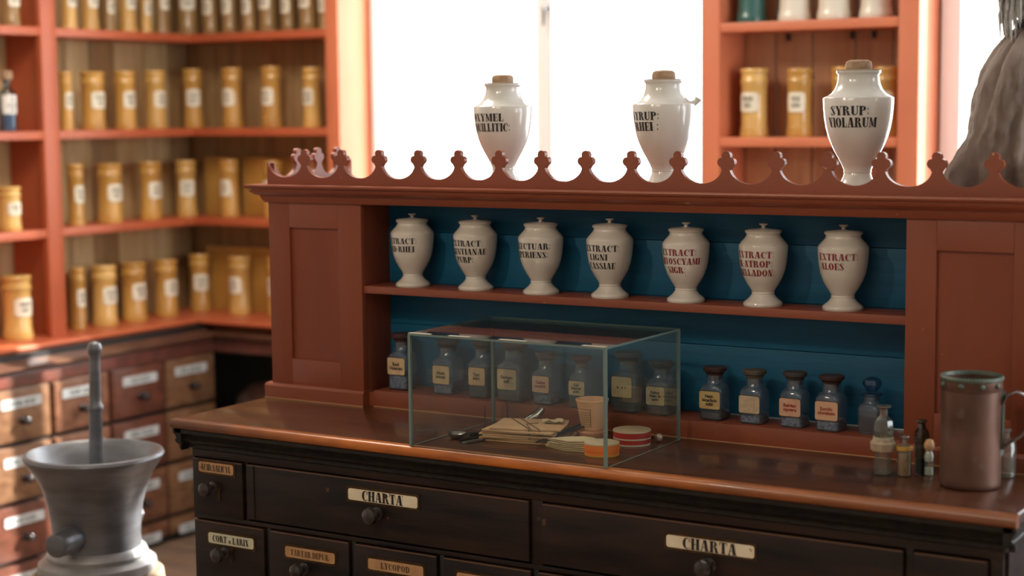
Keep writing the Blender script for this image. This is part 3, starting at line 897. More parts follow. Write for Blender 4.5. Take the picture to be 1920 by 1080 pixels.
# base below the back shelving: open knee space
t = thing('base_cabinet', 'dark wooden base with an open shaded recess under the back wall shelving', 'cabinet')
mb = MB(); mb.prism([(YB-.004, .83), (YB-.004, .812), (2.13, .812), (2.122, .821), (2.13, .83)], -1.8415, -1.235, 'yz')
part('ledge_board', mb, ORANGE, t)
mb = MB(); mb.prism([(2.20, .812), (2.20, .70), (YD, .70), (YD, .755), (2.15, .762), (2.138, .768), (2.138, .776), (2.16, .79), (2.19, .812)], -1.80, -1.235, 'yz')
part('moulding', mb, BASEW, t)
mb = MB(); mb.box(-1.7935, -1.235, YD-.006, YD, .705, .752, c=.002); part('frieze', mb, BASE_R, t)
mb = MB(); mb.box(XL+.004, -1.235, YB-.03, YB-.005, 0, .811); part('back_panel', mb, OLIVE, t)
mb = MB(); mb.box(-1.26, -1.235, YD, YB-.03, 0, .70); part('side_panel', mb, BASEW, t)
# round dark seat in the recess
t = thing('round_stool', 'dark round-topped stool in the shaded recess behind the red desk', 'stool', (-1.50, 2.20, 0))
mb = MB(); mb.lathe([(0, .47), (.15, .47), (.165, .48), (.17, .50), (.16, .545), (.12, .585), (.05, .602), (0, .605)], 32); part('seat', mb, DKWOOD, t)
for a in range(4):
    mb = MB(); c_, s_ = math.cos(a*PI/2+.6), math.sin(a*PI/2+.6)
    mb.tube([(.11*c_, .11*s_, .47), (.15*c_, .15*s_, 0)], [.016, .013], 10); part('leg', mb, DKWOOD, t)
mb = MB(); mb.lathe([(0, .0), (.012, .003), (.010, .012), (0, .014)], 14)
o = part('stud', mb, BRASS, t); o.location = (.05, -.155, .52); o.rotation_euler = (PI/2, 0, 0)

# ------------------------------------------------------------------ mortar and pestle
MX, MY = -.550, .300
t = thing('stump_pedestal', 'pale round wooden pedestal carrying the grey bronze mortar', 'pedestal', (MX, MY, 0))
mb = MB()
rs = random.Random(2); ph = [rs.random()*6 for _ in range(5)]
mb.lathe([(0, 0), (.185, 0), (.19, .01), (.182, .1), (.176, .25), (.172, .40), (.168, .438), (.160, .445), (0, .445)], 48, wob=lambda a, z: 1+.012*math.sin(3*a+ph[0])+.008*math.sin(7*a+ph[1]))
part('block', mb, STUMP, t)
t = thing('bronze_mortar', 'large grey bronze mortar with flared rim in the left foreground', 'mortar', (MX, MY, .445))
Z = lambda z: z-.445
mb = MB()
mb.lathe([(0, Z(.447)), (.150, Z(.447)), (.153, Z(.455)), (.150, Z(.472)), (.140, Z(.480)), (.128, Z(.484)), (.130, Z(.494)), (.124, Z(.506)), (.1135, Z(.512))], 64)
part('foot', mb, mat('sun_lightened_foot', (.42, .41, .40), .42, .35, col2=(.30, .30, .30), scale=12), t, 'ringed foot of metal lightened for its sunlit side')  # foot colour lightened to stand in for the sun's glare
mb = MB()
mb.lathe([(.1135, Z(.511)),
          (.112, Z(.54)), (.115, Z(.58)), (.121, Z(.62)), (.132, Z(.665)), (.148, Z(.70)), (.166, Z(.728)), (.176, Z(.742)), (.179, Z(.750)), (.176, Z(.757)), (.169, Z(.759)),
          (.160, Z(.750)), (.146, Z(.725)), (.125, Z(.685)), (.108, Z(.62)), (.100, Z(.56)), (.085, Z(.525)), (.05, Z(.51)), (0, Z(.507))], 64)
part('bowl', mb, BRONZE, t)
ang = math.atan2(-2.9-MY, 2.63-MX)-.55
d = Vector((math.cos(ang), math.sin(ang), 0))
hm = MB()
p0 = Vector((0, 0, Z(.555)))+d*.10; 
hm.tube([p0, p0+d*.05, p0+d*.084, p0+d*.090, p0+d*.092], [.036, .033, .031, .027, .018], 18)
part('lug_handle', hm, BRONZE, t)
hm = MB(); p0 = Vector((0, 0, Z(.555)))-d*.10
hm.tube([p0, p0-d*.05, p0-d*.088, p0-d*.092], [.034, .031, .030, .024], 8)
part('lug_handle', hm, BRONZE, t)
t = thing('pestle', 'long grey metal pestle leaning upright in the mortar', 'pestle', (0, 0, 0))
pt = Vector((-.5336, .30, 1.047)); pbm = Vector((-.548, .30, .515))
pts = []; rr = []
for k, r in ((0, .004), (.010, .014), (.03, .0188), (.055, .0175), (.075, .0135), (.10, .0138), (.28, .0155), (.305, .0160), (.318, .0205), (.335, .0205), (.35, .0165), (.55, .0185), (.85, .021), (.95, .026), (1.0, .022)):
    pts.append(pt.lerp(pbm, k)); rr.append(r)
mb = MB(); mb.tube(pts, rr, 20)
part('rod', mb, BRONZE, t)

# ------------------------------------------------------------------ dispensing counter: drawer cabinet and top
t = thing('apothecary_counter', 'black-stained counter cabinet with wide and small labelled drawers under the wooden top', 'cabinet')
BX0, BX1 = .034, 1.864
mb = MB(); mb.box(BX0, BX1, .048, .66, 0, .90); part('carcass', mb, DARKER, t)
# face frame pieces
def fr(nm, x0, x1, z0, z1, m=DARK, y=.034):
    mb = MB(); mb.box(x0, x1, y, .05, z0, z1, c=.0015); part(nm, mb, m, t)
fr('rail', BX0, BX1, .853, .90); fr('rail', BX0, BX1, .712, .722); fr('rail', BX0, BX1, .455, .470)
for x in (.034, .1885, .929, 1.694, 1.842):
    x1 = dict([(.034, .040), (.1885, .196), (.929, .955), (1.694, 1.708), (1.842, 1.864)])[x]
    fr('stile', x, x1, .722, .853)
side = MB(); side.box(BX0-.006, BX0, .05, .655, .0, .90, c=.002); part('side_panel', side, DARK, t)
side = MB(); side.box(BX1, BX1+.006, .05, .655, .0, .90, c=.002); part('side_panel', side, DARK, t)
# moulding under the top
def run(prof_, y_side=True):
    m_ = MB()
    m_.prism([(a, b) for a, b in prof_], BX0-.026, BX1+.022, 'yz')
    return m_
mb = run([(.05, .917), (.006, .917), (.006, .909), (.014, .903), (.017, .896), (.012, .893), (.016, .887), (.026, .882), (.026, .874), (.034, .870), (.05, .870)])
part('moulding', mb, MOULD, t)
mb = MB(); mb.prism([(BX0-.008, .917), (BX0-.032, .917), (BX0-.032, .909), (BX0-.024, .903), (BX0-.021, .896), (BX0-.026, .893), (BX0-.022, .887), (BX0-.012, .882), (BX0-.012, .874), (BX0-.006, .870)], .006, .655, 'xz')
part('side_moulding', mb, MOULD, t)
mb = MB(); mb.prism([(BX1+.006, .917), (BX1+.028, .917), (BX1+.028, .909), (BX1+.022, .903), (BX1+.021, .896), (BX1+.024, .893), (BX1+.02, .887), (BX1+.012, .882), (BX1+.012, .874), (BX1+.006, .870)], .006, .655, 'xz')
part('side_moulding', mb, MOULD, t)

def knob_at(x, z, y, parent, r=.0165):
    k = r/.0165
    km = MB()
    km.lathe([(0, 0), (.013*k, 0), (.013*k, .002), (.006*k, .005), (.0065*k, .012), (.013*k, .018), (.0168*k, .026), (.0150*k, .034), (.008*k, .0385), (0, .0395)], 20)
    km.v = [(x+a, y-c2, z+b) for (a, b, c2) in km.v]
    return link('knob', km.mesh('knob', KNOB), parent)
def escutcheon(x, z, y, parent):
    m_ = MB(); m_.prism([(-.008, .006), (-.004, .012), (.004, .012), (.008, .006), (.004, -.004), (.005, -.022), (0, -.028), (-.005, -.022), (-.004, -.004)], 0, -.0015, 'xz')
    m_.v = [(x+a, y+b, z+c2) for a, b, c2 in m_.v]
    return link('keyhole_plate', m_.mesh('keyhole_plate', BRASS), parent)
def plate(x0, x1, z0, z1, y, parent, m, txt, h, col=INK_K, wx=1.0, frame=True, gap=.05, mx=None):
    w_, hh = x1-x0, z1-z0
    if frame:
        f_ = MB(); f_.prism(rrect(w_+.010, hh+.010, .004), 0, -.0016, 'xz')
        f_.v = [(x0+w_/2+a, y+b, z0+hh/2+c2) for a, b, c2 in f_.v]
        link('label_surround', f_.mesh('label_surround', BRASS), parent)
    p_ = MB(); p_.prism(rrect(w_, hh, .005), 0, -.0028, 'xz')
    p_.v = [(x0+w_/2+a, y+b, z0+hh/2+c2) for a, b, c2 in p_.v]
    lp = link('label_plate', p_.mesh('label_plate', m), parent)
    tm = MB()
    flat_text(tm, txt, h, wx, lambda u, v: (x0+w_/2+u, y-.0034, z0+hh/2+v), 0, -h/2, None, gap, 'c', mx or w_*.86)
    me = bpy.data.meshes.new('lettering'); me.from_pydata(tm.v, [], tm.f); me.materials.append(col)
    link('lettering', me, parent)
    return lp
def drawer(x0, x1, z0, z1, label=None, bead=False):
    m_ = MB(); m_.box(x0+.002, x1-.002, .026, .047, z0+.002, z1-.002, c=.0025)
    if bead:
        m_.box(x0+.0225, x0+.0245, .0245, .0262, z0+.004, z1-.004)
    d_ = part('drawer', m_, DARK, t, label)
    e_ = MB(); e_.box(x0+.004, x1-.004, .0255, .030, z1-.0045, z1-.0018, c=.0008)
    link('worn_edge', e_.mesh('worn_edge', WORN), d_)
    return d_
d_ = drawer(.040, .1885, .722, .853); plate(.0618, .1629, .8225, .8455, .026, d_, PLATE_O, 'ACID.SALICYL', .0145, INK_K, 1.0, mx=.088); knob_at(.101, .790, .026, d_); escutcheon(.118, .785, .0255, d_)
d_ = drawer(.196, .929, .736-.010, .853, bead=True); plate(.4815, .6600, .8055, .8300, .026, d_, PLATE, 'CHARTA', .0215, INK_K, 1.0, mx=.105); knob_at(.556, .783, .026, d_, .018)
d_ = drawer(.955, 1.694, .726, .8515); plate(1.2325, 1.4120, .7995, .8230, .026, d_, PLATE, 'CHARTA', .0215, INK_K, 1.0, mx=.115); knob_at(1.3215, .775, .026, d_, .018)
d_ = drawer(1.708, 1.842, .726, .8515); knob_at(1.772, .770, .026, d_)
xs = [.040, .258, .492, .718, .945, 1.172, 1.40, 1.62, 1.858]
txs = ['CORT a LARIX', 'TARTAR.DEPUR', 'LYCOPOD', 'FLOR.SULF', 'GUMMI', 'RESINA', 'CERA', 'SAPO']
for i in range(8):
    a, b = xs[i], xs[i+1]-.012
    d_ = drawer(a, b, .470, .7115)
    if i == 0: plate(.0845, .2160, .6615, .6855, .026, d_, mat('pale_green_plate', (.52, .50, .36), .4, col2=(.60, .58, .42), scale=22, chips=((.10, .06, .02), 34, .66)), txs[0], .015, INK_K, mx=.105); knob_at(.131, .643, .026, d_); escutcheon(.15, .65, .0255, d_)
    elif i == 1: plate(.3060, .4415, .6585, .6820, .026, d_, PLATE_O, txs[1], .013, mat('brown_ink', (.10, .05, .02), .6), mx=.105); knob_at(.356, .6375, .026, d_)
    elif i == 2: plate(.5305, .6720, .6610, .6845, .026, d_, PLATE_O, txs[2], .013, mat('brown_ink', (.10, .05, .02), .6), mx=.09); knob_at(.597, .6370, .026, d_)
    else:
        xc = (a+b)/2
        plate(xc-.07, xc+.07, .660, .6845, .026, d_, PLATE_O, txs[i], .014); knob_at(xc, .637, .026, d_)
    if i < 7: fr('stile', b, xs[i+1], .470, .712, DARKER)
for i in range(8):
    a, b = xs[i], xs[i+1]-.012
    d_ = drawer(a, b, .22, .455); knob_at((a+b)/2, .36, .026, d_)
mb = MB(); mb.box(BX0, BX1, .03, .05, 0, .215, c=.003); part('plinth', mb, DARK, t)

# the wooden top with a rounded nosing
t = thing('counter_top', 'polished brown wooden counter top with an orange front edge', 'counter top')
mb = MB(); mb.box(.012, 1.881, .022, .70, .917, .9398, c=.001); part('slab', mb, TOPWOOD, t)
def nose_prof(o0, sgn):
    # outline in (outward, z)
    return [(.0, .917), (-.004, .917)]
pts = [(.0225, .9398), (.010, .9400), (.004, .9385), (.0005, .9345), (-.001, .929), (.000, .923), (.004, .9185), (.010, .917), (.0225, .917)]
mb = MB(); mb.prism(pts, .0, 1.893, 'yz'); part('front_edge', mb, NOSE, t, 'orange-brown rounded front edge')
mb = MB(); mb.prism([(a*.55, z) for a, z in pts], .0226, .70, 'xz'); part('end_edge', mb, TOPWOOD, t)
mb = MB(); mb.prism([(1.893-a*.55, z) for a, z in pts], .0226, .70, 'xz'); part('end_edge', mb, TOPWOOD, t)

# ------------------------------------------------------------------ the red desk hutch
t = thing('red_hutch', 'red-painted hutch with blue niche and scalloped crest standing on the counter', 'hutch')
HX0, HX1, HXD, HXR = .0116, 1.858, .2857, 1.5817
HY, HB, HD = .3476, .4580, .665
ZT = 1.4535
# carcass sides
mb = MB(); mb.box(HX0, HX0+.02, HY+.02, HD, .94, 1.42); part('side_panel', mb, RED, t)
mb = MB(); mb.box(HX1-.02, HX1, HY+.02, HD, .94, 1.42); part('side_panel', mb, RED, t)
mb = MB(); mb.box(HXD-.02, HXD, HY+.02, HB+.01, .96, 1.414); part('niche_side', mb, RED, t)
mb = MB(); mb.box(HXR, HXR+.02, HY+.02, HB+.01, .96, 1.414); part('niche_side', mb, RED, t)
mb = MB(); mb.box(HX0+.02, HX1-.02, HB+.012, HD-.012, .955, 1.42); part('core', mb, RED, t)
# blue boards at the back of the niche
zb = [.978, 1.098, 1.176, 1.262, 1.340, 1.413]
zb = [.978, 1.1235, 1.2225, 1.343, 1.413]
for a, b in zip(zb, zb[1:]):
    mb = MB(); mb.box(HXD+.0005, HXR-.0005, HB, HB+.012, a+.0006, b-.0006, c=.0012); part('blue_board', mb, BLUE, t)
def door(x0, x1, px0, px1, pz0, pz1):
    d_ = MB(); y0, y1 = HY, HY+.020
    d_.box(x0, px0, y0, y1, .975, 1.412, c=.0008)
    f_ = part('door_stile', d_, RED, t)
    d_ = MB(); d_.box(px1, x1, y0, y1, .975, 1.412, c=.0008)
    part('door_stile', d_, RED, t)
    for (za, zb_) in ((pz1, 1.4118), (.9752, pz0)):
        d_ = MB(); d_.box(px0+.0002, px1-.0002, y0, y1, za, zb_, c=.0006)
        link('door_rail', d_.mesh('door_rail', RED_H), f_)
    d_ = MB(); d_.box(px0-.004, px1+.004, y0+.008, y0+.0125, pz0-.004, pz1+.004)
    part('door_panel', d_, RED, t)
door(HX0, HXD, .0745, .2190, 1.037, 1.352)
door(HXR, HX1, 1.6405, 1.7870, 1.038, 1.351)
for z_ in (1.40, 1.0):
    pass
# plinth blocks, ledge
mb = MB(); mb.prism([(.3326, .940), (.3326, .970), (.338, .976), (.37, .976), (.37, .940)], -.0005, .2937, 'yz'); part('plinth', mb, RED_H, t)
mb = MB(); mb.prism([(.3326, .940), (.3326, .970), (.338, .976), (.37, .976), (.37, .940)], 1.5737, 1.870, 'yz'); part('plinth', mb, RED_H, t)
mb = MB(); mb.box(.31, 1.5737, .3526, HB+.01, .940, .9780, c=.0015); mb.box(.2937, .31, .357, HB, .94, .972, c=.001); part('ledge', mb, RED_H, t)
mb = MB(); mb.box(-.0005, .2937, .3315, .3335, .9400, .9418); mb.box(.31, 1.5737, .3515, .3535, .9400, .9415); mb.box(1.5737, 1.870, .3315, .3335, .94, .9418)
part('bare_edge', mb, BARE, t, 'thin line of bare wood showing through the paint')
mb = MB(); mb.box(1.17, HXR-.0005, HB-.004, HB-.0005, .9781, .9812, c=.0008); part('light_leak_strip', mb, mat('painted_light_leak', (.75, .80, .85), .25, .6), t, 'thin pale strip imitating a light leak along the bottom of the blue back')  # pale strip stands in for light leaking under the back boards
# shelf
mb = MB(); mb.box(HXD+.0005, HXR-.0005, .3530, HB-.0005, 1.2045, 1.2215, c=.0015); part('shelf', mb, RED_H, t)
# cornice
def corn(o_):   # outward offset -> z outline, measured from the face
    return [(0, 1.4535), (-.041, 1.4535), (-.042, 1.4505), (-.040, 1.4465), (-.034, 1.4445), (-.033, 1.441), (-.030, 1.436), (-.022, 1.430), (-.014, 1.428), (-.013, 1.424), (-.010, 1.418), (-.006, 1.411), (0, 1.411)]
pf = corn(0)
mb = MB()
n = len(pf)
runs = []
x0c, x1c = HX0, HX1
ring = []
for (o_, z_) in pf:
    ring.append([(HX0+o_, HD, z_), (HX0+o_, HY+o_, z_), (HX1-o_, HY+o_, z_), (HX1-o_, HD, z_)])
for i in range(n-1):
    for k in range(3):
        mb.add([ring[i][k], ring[i][k+1], ring[i+1][k+1], ring[i+1][k]], [(0, 1, 2, 3)])
part('cornice', mb, RED_H, t, angle=25)
mb = MB(); mb.box(HX0-.0, HX1+.0, HY, HD, 1.4145, 1.4533); part('top_board', mb, RED_H, t)

# scalloped crest
def crest_outline(x0, first, step, ntip, x1, zb_, ztip):
    H = ztip-zb_
    pts = [(x0, zb_)]
    zt = zb_+H; zn = zt-.0315
    def finial(xc):
        rb = .0092; rl = .0096; zball = zt-rb; zl = zt-.0225
        prof = []
        for k in range(23):
            z = zn+(zt-zn)*k/22
            w_ = .0075 if z < zl else .0058
            if z > zball+.001: w_ = 0
            if abs(z-zl) < rl: w_ = max(w_, .0092+math.sqrt(rl*rl-(z-zl)**2))
            if abs(z-zball) < rb: w_ = max(w_, math.sqrt(rb*rb-(z-zball)**2))
            prof.append((max(w_, .0004), z))
        return [(xc-a_, z) for a_, z in prof]+[(xc+a_, z) for a_, z in prof[::-1]]
    def arc(xa, xb):
        p = []
        xm = (xa+xb)/2; rx = (xb-xa)/2
        for k in range(1, 16):
            a = PI+PI*k/16
            p.append((xm+rx*math.cos(a), zn+.0345*math.sin(a)))
        return p
    half = []
    xc = first
    # initial half scallop
    pts.append((x0, zn-.001)); pts.append((x0+.004, zn))
    prev = x0+.004
    for i in range(ntip):
        xc = first+i*step
        pts += arc(prev, xc-.0075)
        pts += finial(xc)
        prev = xc+.0075
    if x1-prev > .02:
        pts += arc(prev, x1-.004)
        pts.append((x1-.004, zn)); pts.append((x1, zn-.001))
    pts.append((x1, zb_))
    return pts
ZTIP = 1.5369
mb = MB(); mb.prism(crest_outline(HX0, .1234, .1082, 16, HX1, ZT-.0005, ZTIP), HY-.001, HY+.011, 'xz'); part('crest', mb, RED_H, t, 'front scalloped crest with trefoil finials', angle=50)
mb = MB(); mb.prism(crest_outline(HY+.0115, .4535, .0795, 3, HD, ZT-.0005, ZTIP), HX0, HX0+.012, 'yz'); part('crest', mb, RED_H, t, 'left side return of the scalloped crest', angle=50)
mb = MB(); mb.prism(crest_outline(HY+.0115, .4535, .0795, 3, HD, ZT-.0005, ZTIP), HX1-.012, HX1, 'yz'); part('crest', mb, RED_H, t, 'right side return of the scalloped crest', angle=50)

# ------------------------------------------------------------------ white jars in the niche
JP = [(.0, .0), (.0395, .0), (.0405, .003), (.0400, .007), (.036, .0105), (.0285, .0165), (.0240, .0225), (.0225, .0255), (.0235, .0262), (.0235, .0275), (.0226, .029), (.0265, .036), (.0325, .0450), (.0400, .0590), (.0450, .0735),
      (.0480, .0900), (.0497, .1060), (.0503, .1230), (.0498, .1248), (.0462, .1300), (.0410, .1355), (.0365, .1405), (.0345, .1445), (.0350, .1480), (.0375, .1500), (.0378, .1525), (.036, .1535)]
def prof_r(prof, z):
    for (a, b), (c_, d__) in zip(prof, prof[1:]):
        if b <= z <= d__ and d__ > b: return a+(c_-a)*(z-b)/(d__-b)
    return prof[-1][0]
jb = MB(); jb.lathe(JP+[(.032, .1530), (.030, .1525)], 56); JBODY = jb.mesh('body', GLAZE, angle=50)
jb = MB(); jb.lathe([(.0365, .1534), (.0362, .1548), (.030, .1566), (.012, .1580), (.004, .1590), (.0038, .1625), (.0088, .1655), (.0095, .1672), (.0085, .1682), (0, .1686)], 40)
JLID = jb.mesh('lid', GLAZE, angle=50)
jb = MB(); jb.lathe([(.0372, .1526), (.0376, .1534), (.0368, .1540)], 40); JRIM = jb.mesh('worn_rim', GLAZE_RIM)
def curved_put(prof, s=1.0, off=.0005):
    def put(u, v):
        r = prof_r(prof, v)*s+off
        a = u/ .047
        return (r*math.sin(a), -r*math.cos(a), v)
    return put
JARS = [
 (.3925, .402, ['EXTRACT:', 'RAD-RHEI'], INK_K, -.06, 1.00, 'leftmost, two black lines reading RAD-RHEI', [0, -.004]),
 (.5635, .405, ['EXTRACT:', 'GENTIANAE', 'PURP:'], INK_K, .08, 1.0, 'second from left, black lettering GENTIANAE', [-.002, .002, -.006]),
 (.7405, .396, ['ELECTUAR:', 'APERIENS:'], INK_K, .02, 1.0, 'third from left, black lettering ELECTUAR', [0, -.002]),
 (.9120, .397, ['EXTRACT:', 'LIGNI', 'CASSIAE'], INK_K, .05, 1.01, 'fourth from left, black lettering CASSIAE', [0, -.006, -.001]),
 (1.0935, .395, ['EXTRACT:', 'HYOSCYAMI', 'NIGR:'], INK_R, .12, .99, 'third from right, red lettering HYOSCYAMI', [-.004, 0, -.008]),
 (1.2655, .399, ['EXTRACT:', 'R-ATROP:', 'BELLADON:'], INK_R, -.02, 1.0, 'second from right, red lettering BELLADON', [0, 0, 0]),
 (1.4345, .404, ['EXTRACT:', 'ALOES'], INK_R, .10, 1.01, 'rightmost, red lettering ALOES', [0, -.012]),
]
for (x, y, lines, ink, rz, sc, desc, offs) in JARS:
    t = thing('extract_jar', 'white lidded jar on niche shelf, '+desc, 'jar', (x, y, 1.2216), rz, 'small white jars on the niche shelf')
    t.scale = (sc, sc, sc)
    b_ = link('body', JBODY, t); l_ = link('lid', JLID, t); link('worn_rim', JRIM, l_)
    z0 = .1005; ls = []
    for k, s_ in enumerate(lines):
        ls.append((s_, .0135, 1.0, offs[k], z0-k*.0185, .092 if len(s_) > 7 else .085))
    letters('lettering', ls, curved_put(JP), ink, b_, gap=.05)

# three large syrup jars on top
BP = [(0, 0), (.0400, 0), (.0415, .003), (.0400, .009), (.0340, .018), (.0290, .028), (.0268, .0365), (.0280, .0375), (.0280, .0390), (.0275, .042), (.0320, .053), (.0400, .068), (.0470, .080), (.0540, .095), (.0600, .110), (.0645, .127), (.0680, .147),
      (.0700, .168), (.0708, .187), (.0700, .1885), (.0640, .1915), (.0550, .1970), (.0485, .2040), (.0440, .2140), (.0415, .2240), (.0408, .2330), (.0425, .2360), (.0445, .2380), (.0445, .2420), (.0420, .2435)]
jb = MB(); jb.lathe(BP+[(.034, .2440), (.032, .2400)], 64); BBODY = jb.mesh('body', GLAZE_G, angle=50)
jb = MB(); jb.lathe([(.0440, .2415), (.0446, .2432), (.034, .2445)], 48); BRIM = jb.mesh('worn_rim', GLAZE_RIM)
jb = MB(); jb.lathe([(.0, .236), (.024, .236), (.0265, .246), (.0268, .254), (.0245, .2605), (.018, .2635), (0, .2645)], 36); BCORK = jb.mesh('stopper', CORK)
def bput(u, v):
    r = prof_r(BP, v)+.0006
    a = u/.068
    return (r*math.sin(a), -r*math.cos(a), v)
for (x, y, lines, rz, sc, spout, desc) in (
    (.5815, .500, ['OXYMEL', 'SQUILLITIC:'], -.05, .95, None, 'leftmost, lettered OXYMEL SQUILLITIC'),
    (.9885, .502, ['SYRUP:', 'RHEI :'], -.22, .955, 1.0, 'middle one, lettered RHEI, side spout'),
    (1.4250, .505, ['SYRUP:', 'VIOLARUM'], .13, 1.0, None, 'rightmost, lettered VIOLARUM')):
    t = thing('syrup_jar', 'large white corked jar atop red hutch, '+desc, 'jar', (x, y, 1.4537), rz, 'large syrup jars on top of the hutch')
    t.scale = (sc, sc, sc)
    b_ = link('body', BBODY, t); link('worn_rim', BRIM, b_); link('stopper', BCORK, t)
    wl_ = .118 if len(lines[1]) > 9 else .108
    letters('lettering', [(lines[0], .0185, 1.0, -.004, .1530, .095), (lines[1], .0195, 1.0, 0, .1290, wl_)], bput, INK_K, b_, gap=.05)
    if spout:
        mb = MB(); ca, sa = math.cos(.62), math.sin(.62)
        P = lambda d_, z_: (d_*ca, d_*sa, z_)
        mb.tube([P(.052, .184), P(.064, .187), P(.073, .193), P(.078, .201)], [.010, .008, .0065, .0085], 14)
        part('spout', mb, GLAZE_G, t)

# driftwood figure
t = thing('driftwood_figure', 'grey weathered driftwood figure with hair, standing at the right end of the hutch top', 'figure', (1.775, .52, 1.4537))
mb = MB(); mb.box(-.185, .26, -.105, .135, 0, .014, c=.003); part('base_plate', mb, BLACKM, t)
rnd = random.Random(4); P1 = [rnd.random()*6.28 for _ in range(8)]
def wobble(a, z):
    g = 1+.035*math.sin(3*a+P1[0]+z*6)+.03*math.sin(5*a+P1[1]-z*9)+.022*math.sin(9*a+P1[2]+z*14)+.014*math.sin(17*a+P1[3]+z*5)+.010*math.sin(29*a-z*40)
    # two roots that flare towards the left and the front-left
    fl_ = max(0, 1-(z-.014)/.105)**1.1
    for (dr, am, wd) in ((PI+.25, .46, .20), (PI+.72, .40, .16), (-.3, .2, .4)):
        da = (a-dr+PI) % (2*PI)-PI
        g += am*fl_*math.exp(-(da/wd)**2)
    p_ = Vector((math.cos(a)*5, math.sin(a)*5, z*14))
    g += .075*noise.fractal(p_, 1.0, 2.1, 5)+.05*abs(noise.noise(Vector((math.cos(a)*13, math.sin(a)*13, z*7))))*(1 if z < .25 else .4)
    # split
    da = (a-(PI+.92+1.2*max(z-.1, 0))+PI) % (2*PI)-PI
    g -= .10*math.exp(-(da/.05)**2)
    return g
prof = [(.128, .014), (.130, .03), (.131, .05), (.131, .07), (.130, .09), (.129, .11), (.127, .13), (.124, .15), (.120, .17), (.116, .19), (.112, .205), (.107, .22), (.101, .236), (.096, .25), (.088, .264), (.080, .277), (.070, .29), (.058, .303), (.044, .314), (.034, .322)]
fine = []
for (a, b), (c_, d__) in zip(prof, prof[1:]):
    for k in range(4): fine.append(((a+(c_-a)*k/4)*.965, b+(d__-b)*k/4))
prof = fine+[prof[-1]]
mb = MB(); mb.lathe([(0, .014)]+prof+[(0, .324)], 200, wob=wobble); part('body', mb, DRIFT, t, angle=80)
mb = MB()
for k in range(4): 
    a = 2*PI*k/40
    ring_ = [(.037*math.cos(2*PI*i/24), .037*math.sin(2*PI*i/24), .306+k*.0075) for i in range(25)]
    mb.tube(ring_, .0045, 6)
part('neck_binding', mb, mat('black_cord', (.02, .022, .03), .7), t)
mb = MB(); mb.lathe([(0, .325), (.03, .33), (.047, .35), (.056, .385), (.055, .42), (.045, .455), (.02, .475), (0, .478)], 36, wob=lambda a, z: 1+.05*math.sin(4*a+z*20)); part('head', mb, HAIR, t)
mb = MB(); rnd = random.Random(9)
for k in range(150):
    a = rnd.random()*2*PI; a2 = a+rnd.uniform(-.25, .25); L_ = rnd.uniform(.08, .15); r0 = .05+rnd.random()*.01; r1 = .058+rnd.random()*.018
    zt = .46-rnd.random()*.05
    pts = [(.02*math.cos(a), .02*math.sin(a), .478), (r0*math.cos(a), r0*math.sin(a), zt), (r1*math.cos(a2), r1*math.sin(a2), zt-L_*.6), ((r1-.004)*math.cos(a2), (r1-.004)*math.sin(a2), zt-L_)]
    mb.tube(pts, [.003, .0034, .0028, .0008], 4)
o = part('hair', mb, HAIR, t); o['kind'] = 'stuff'

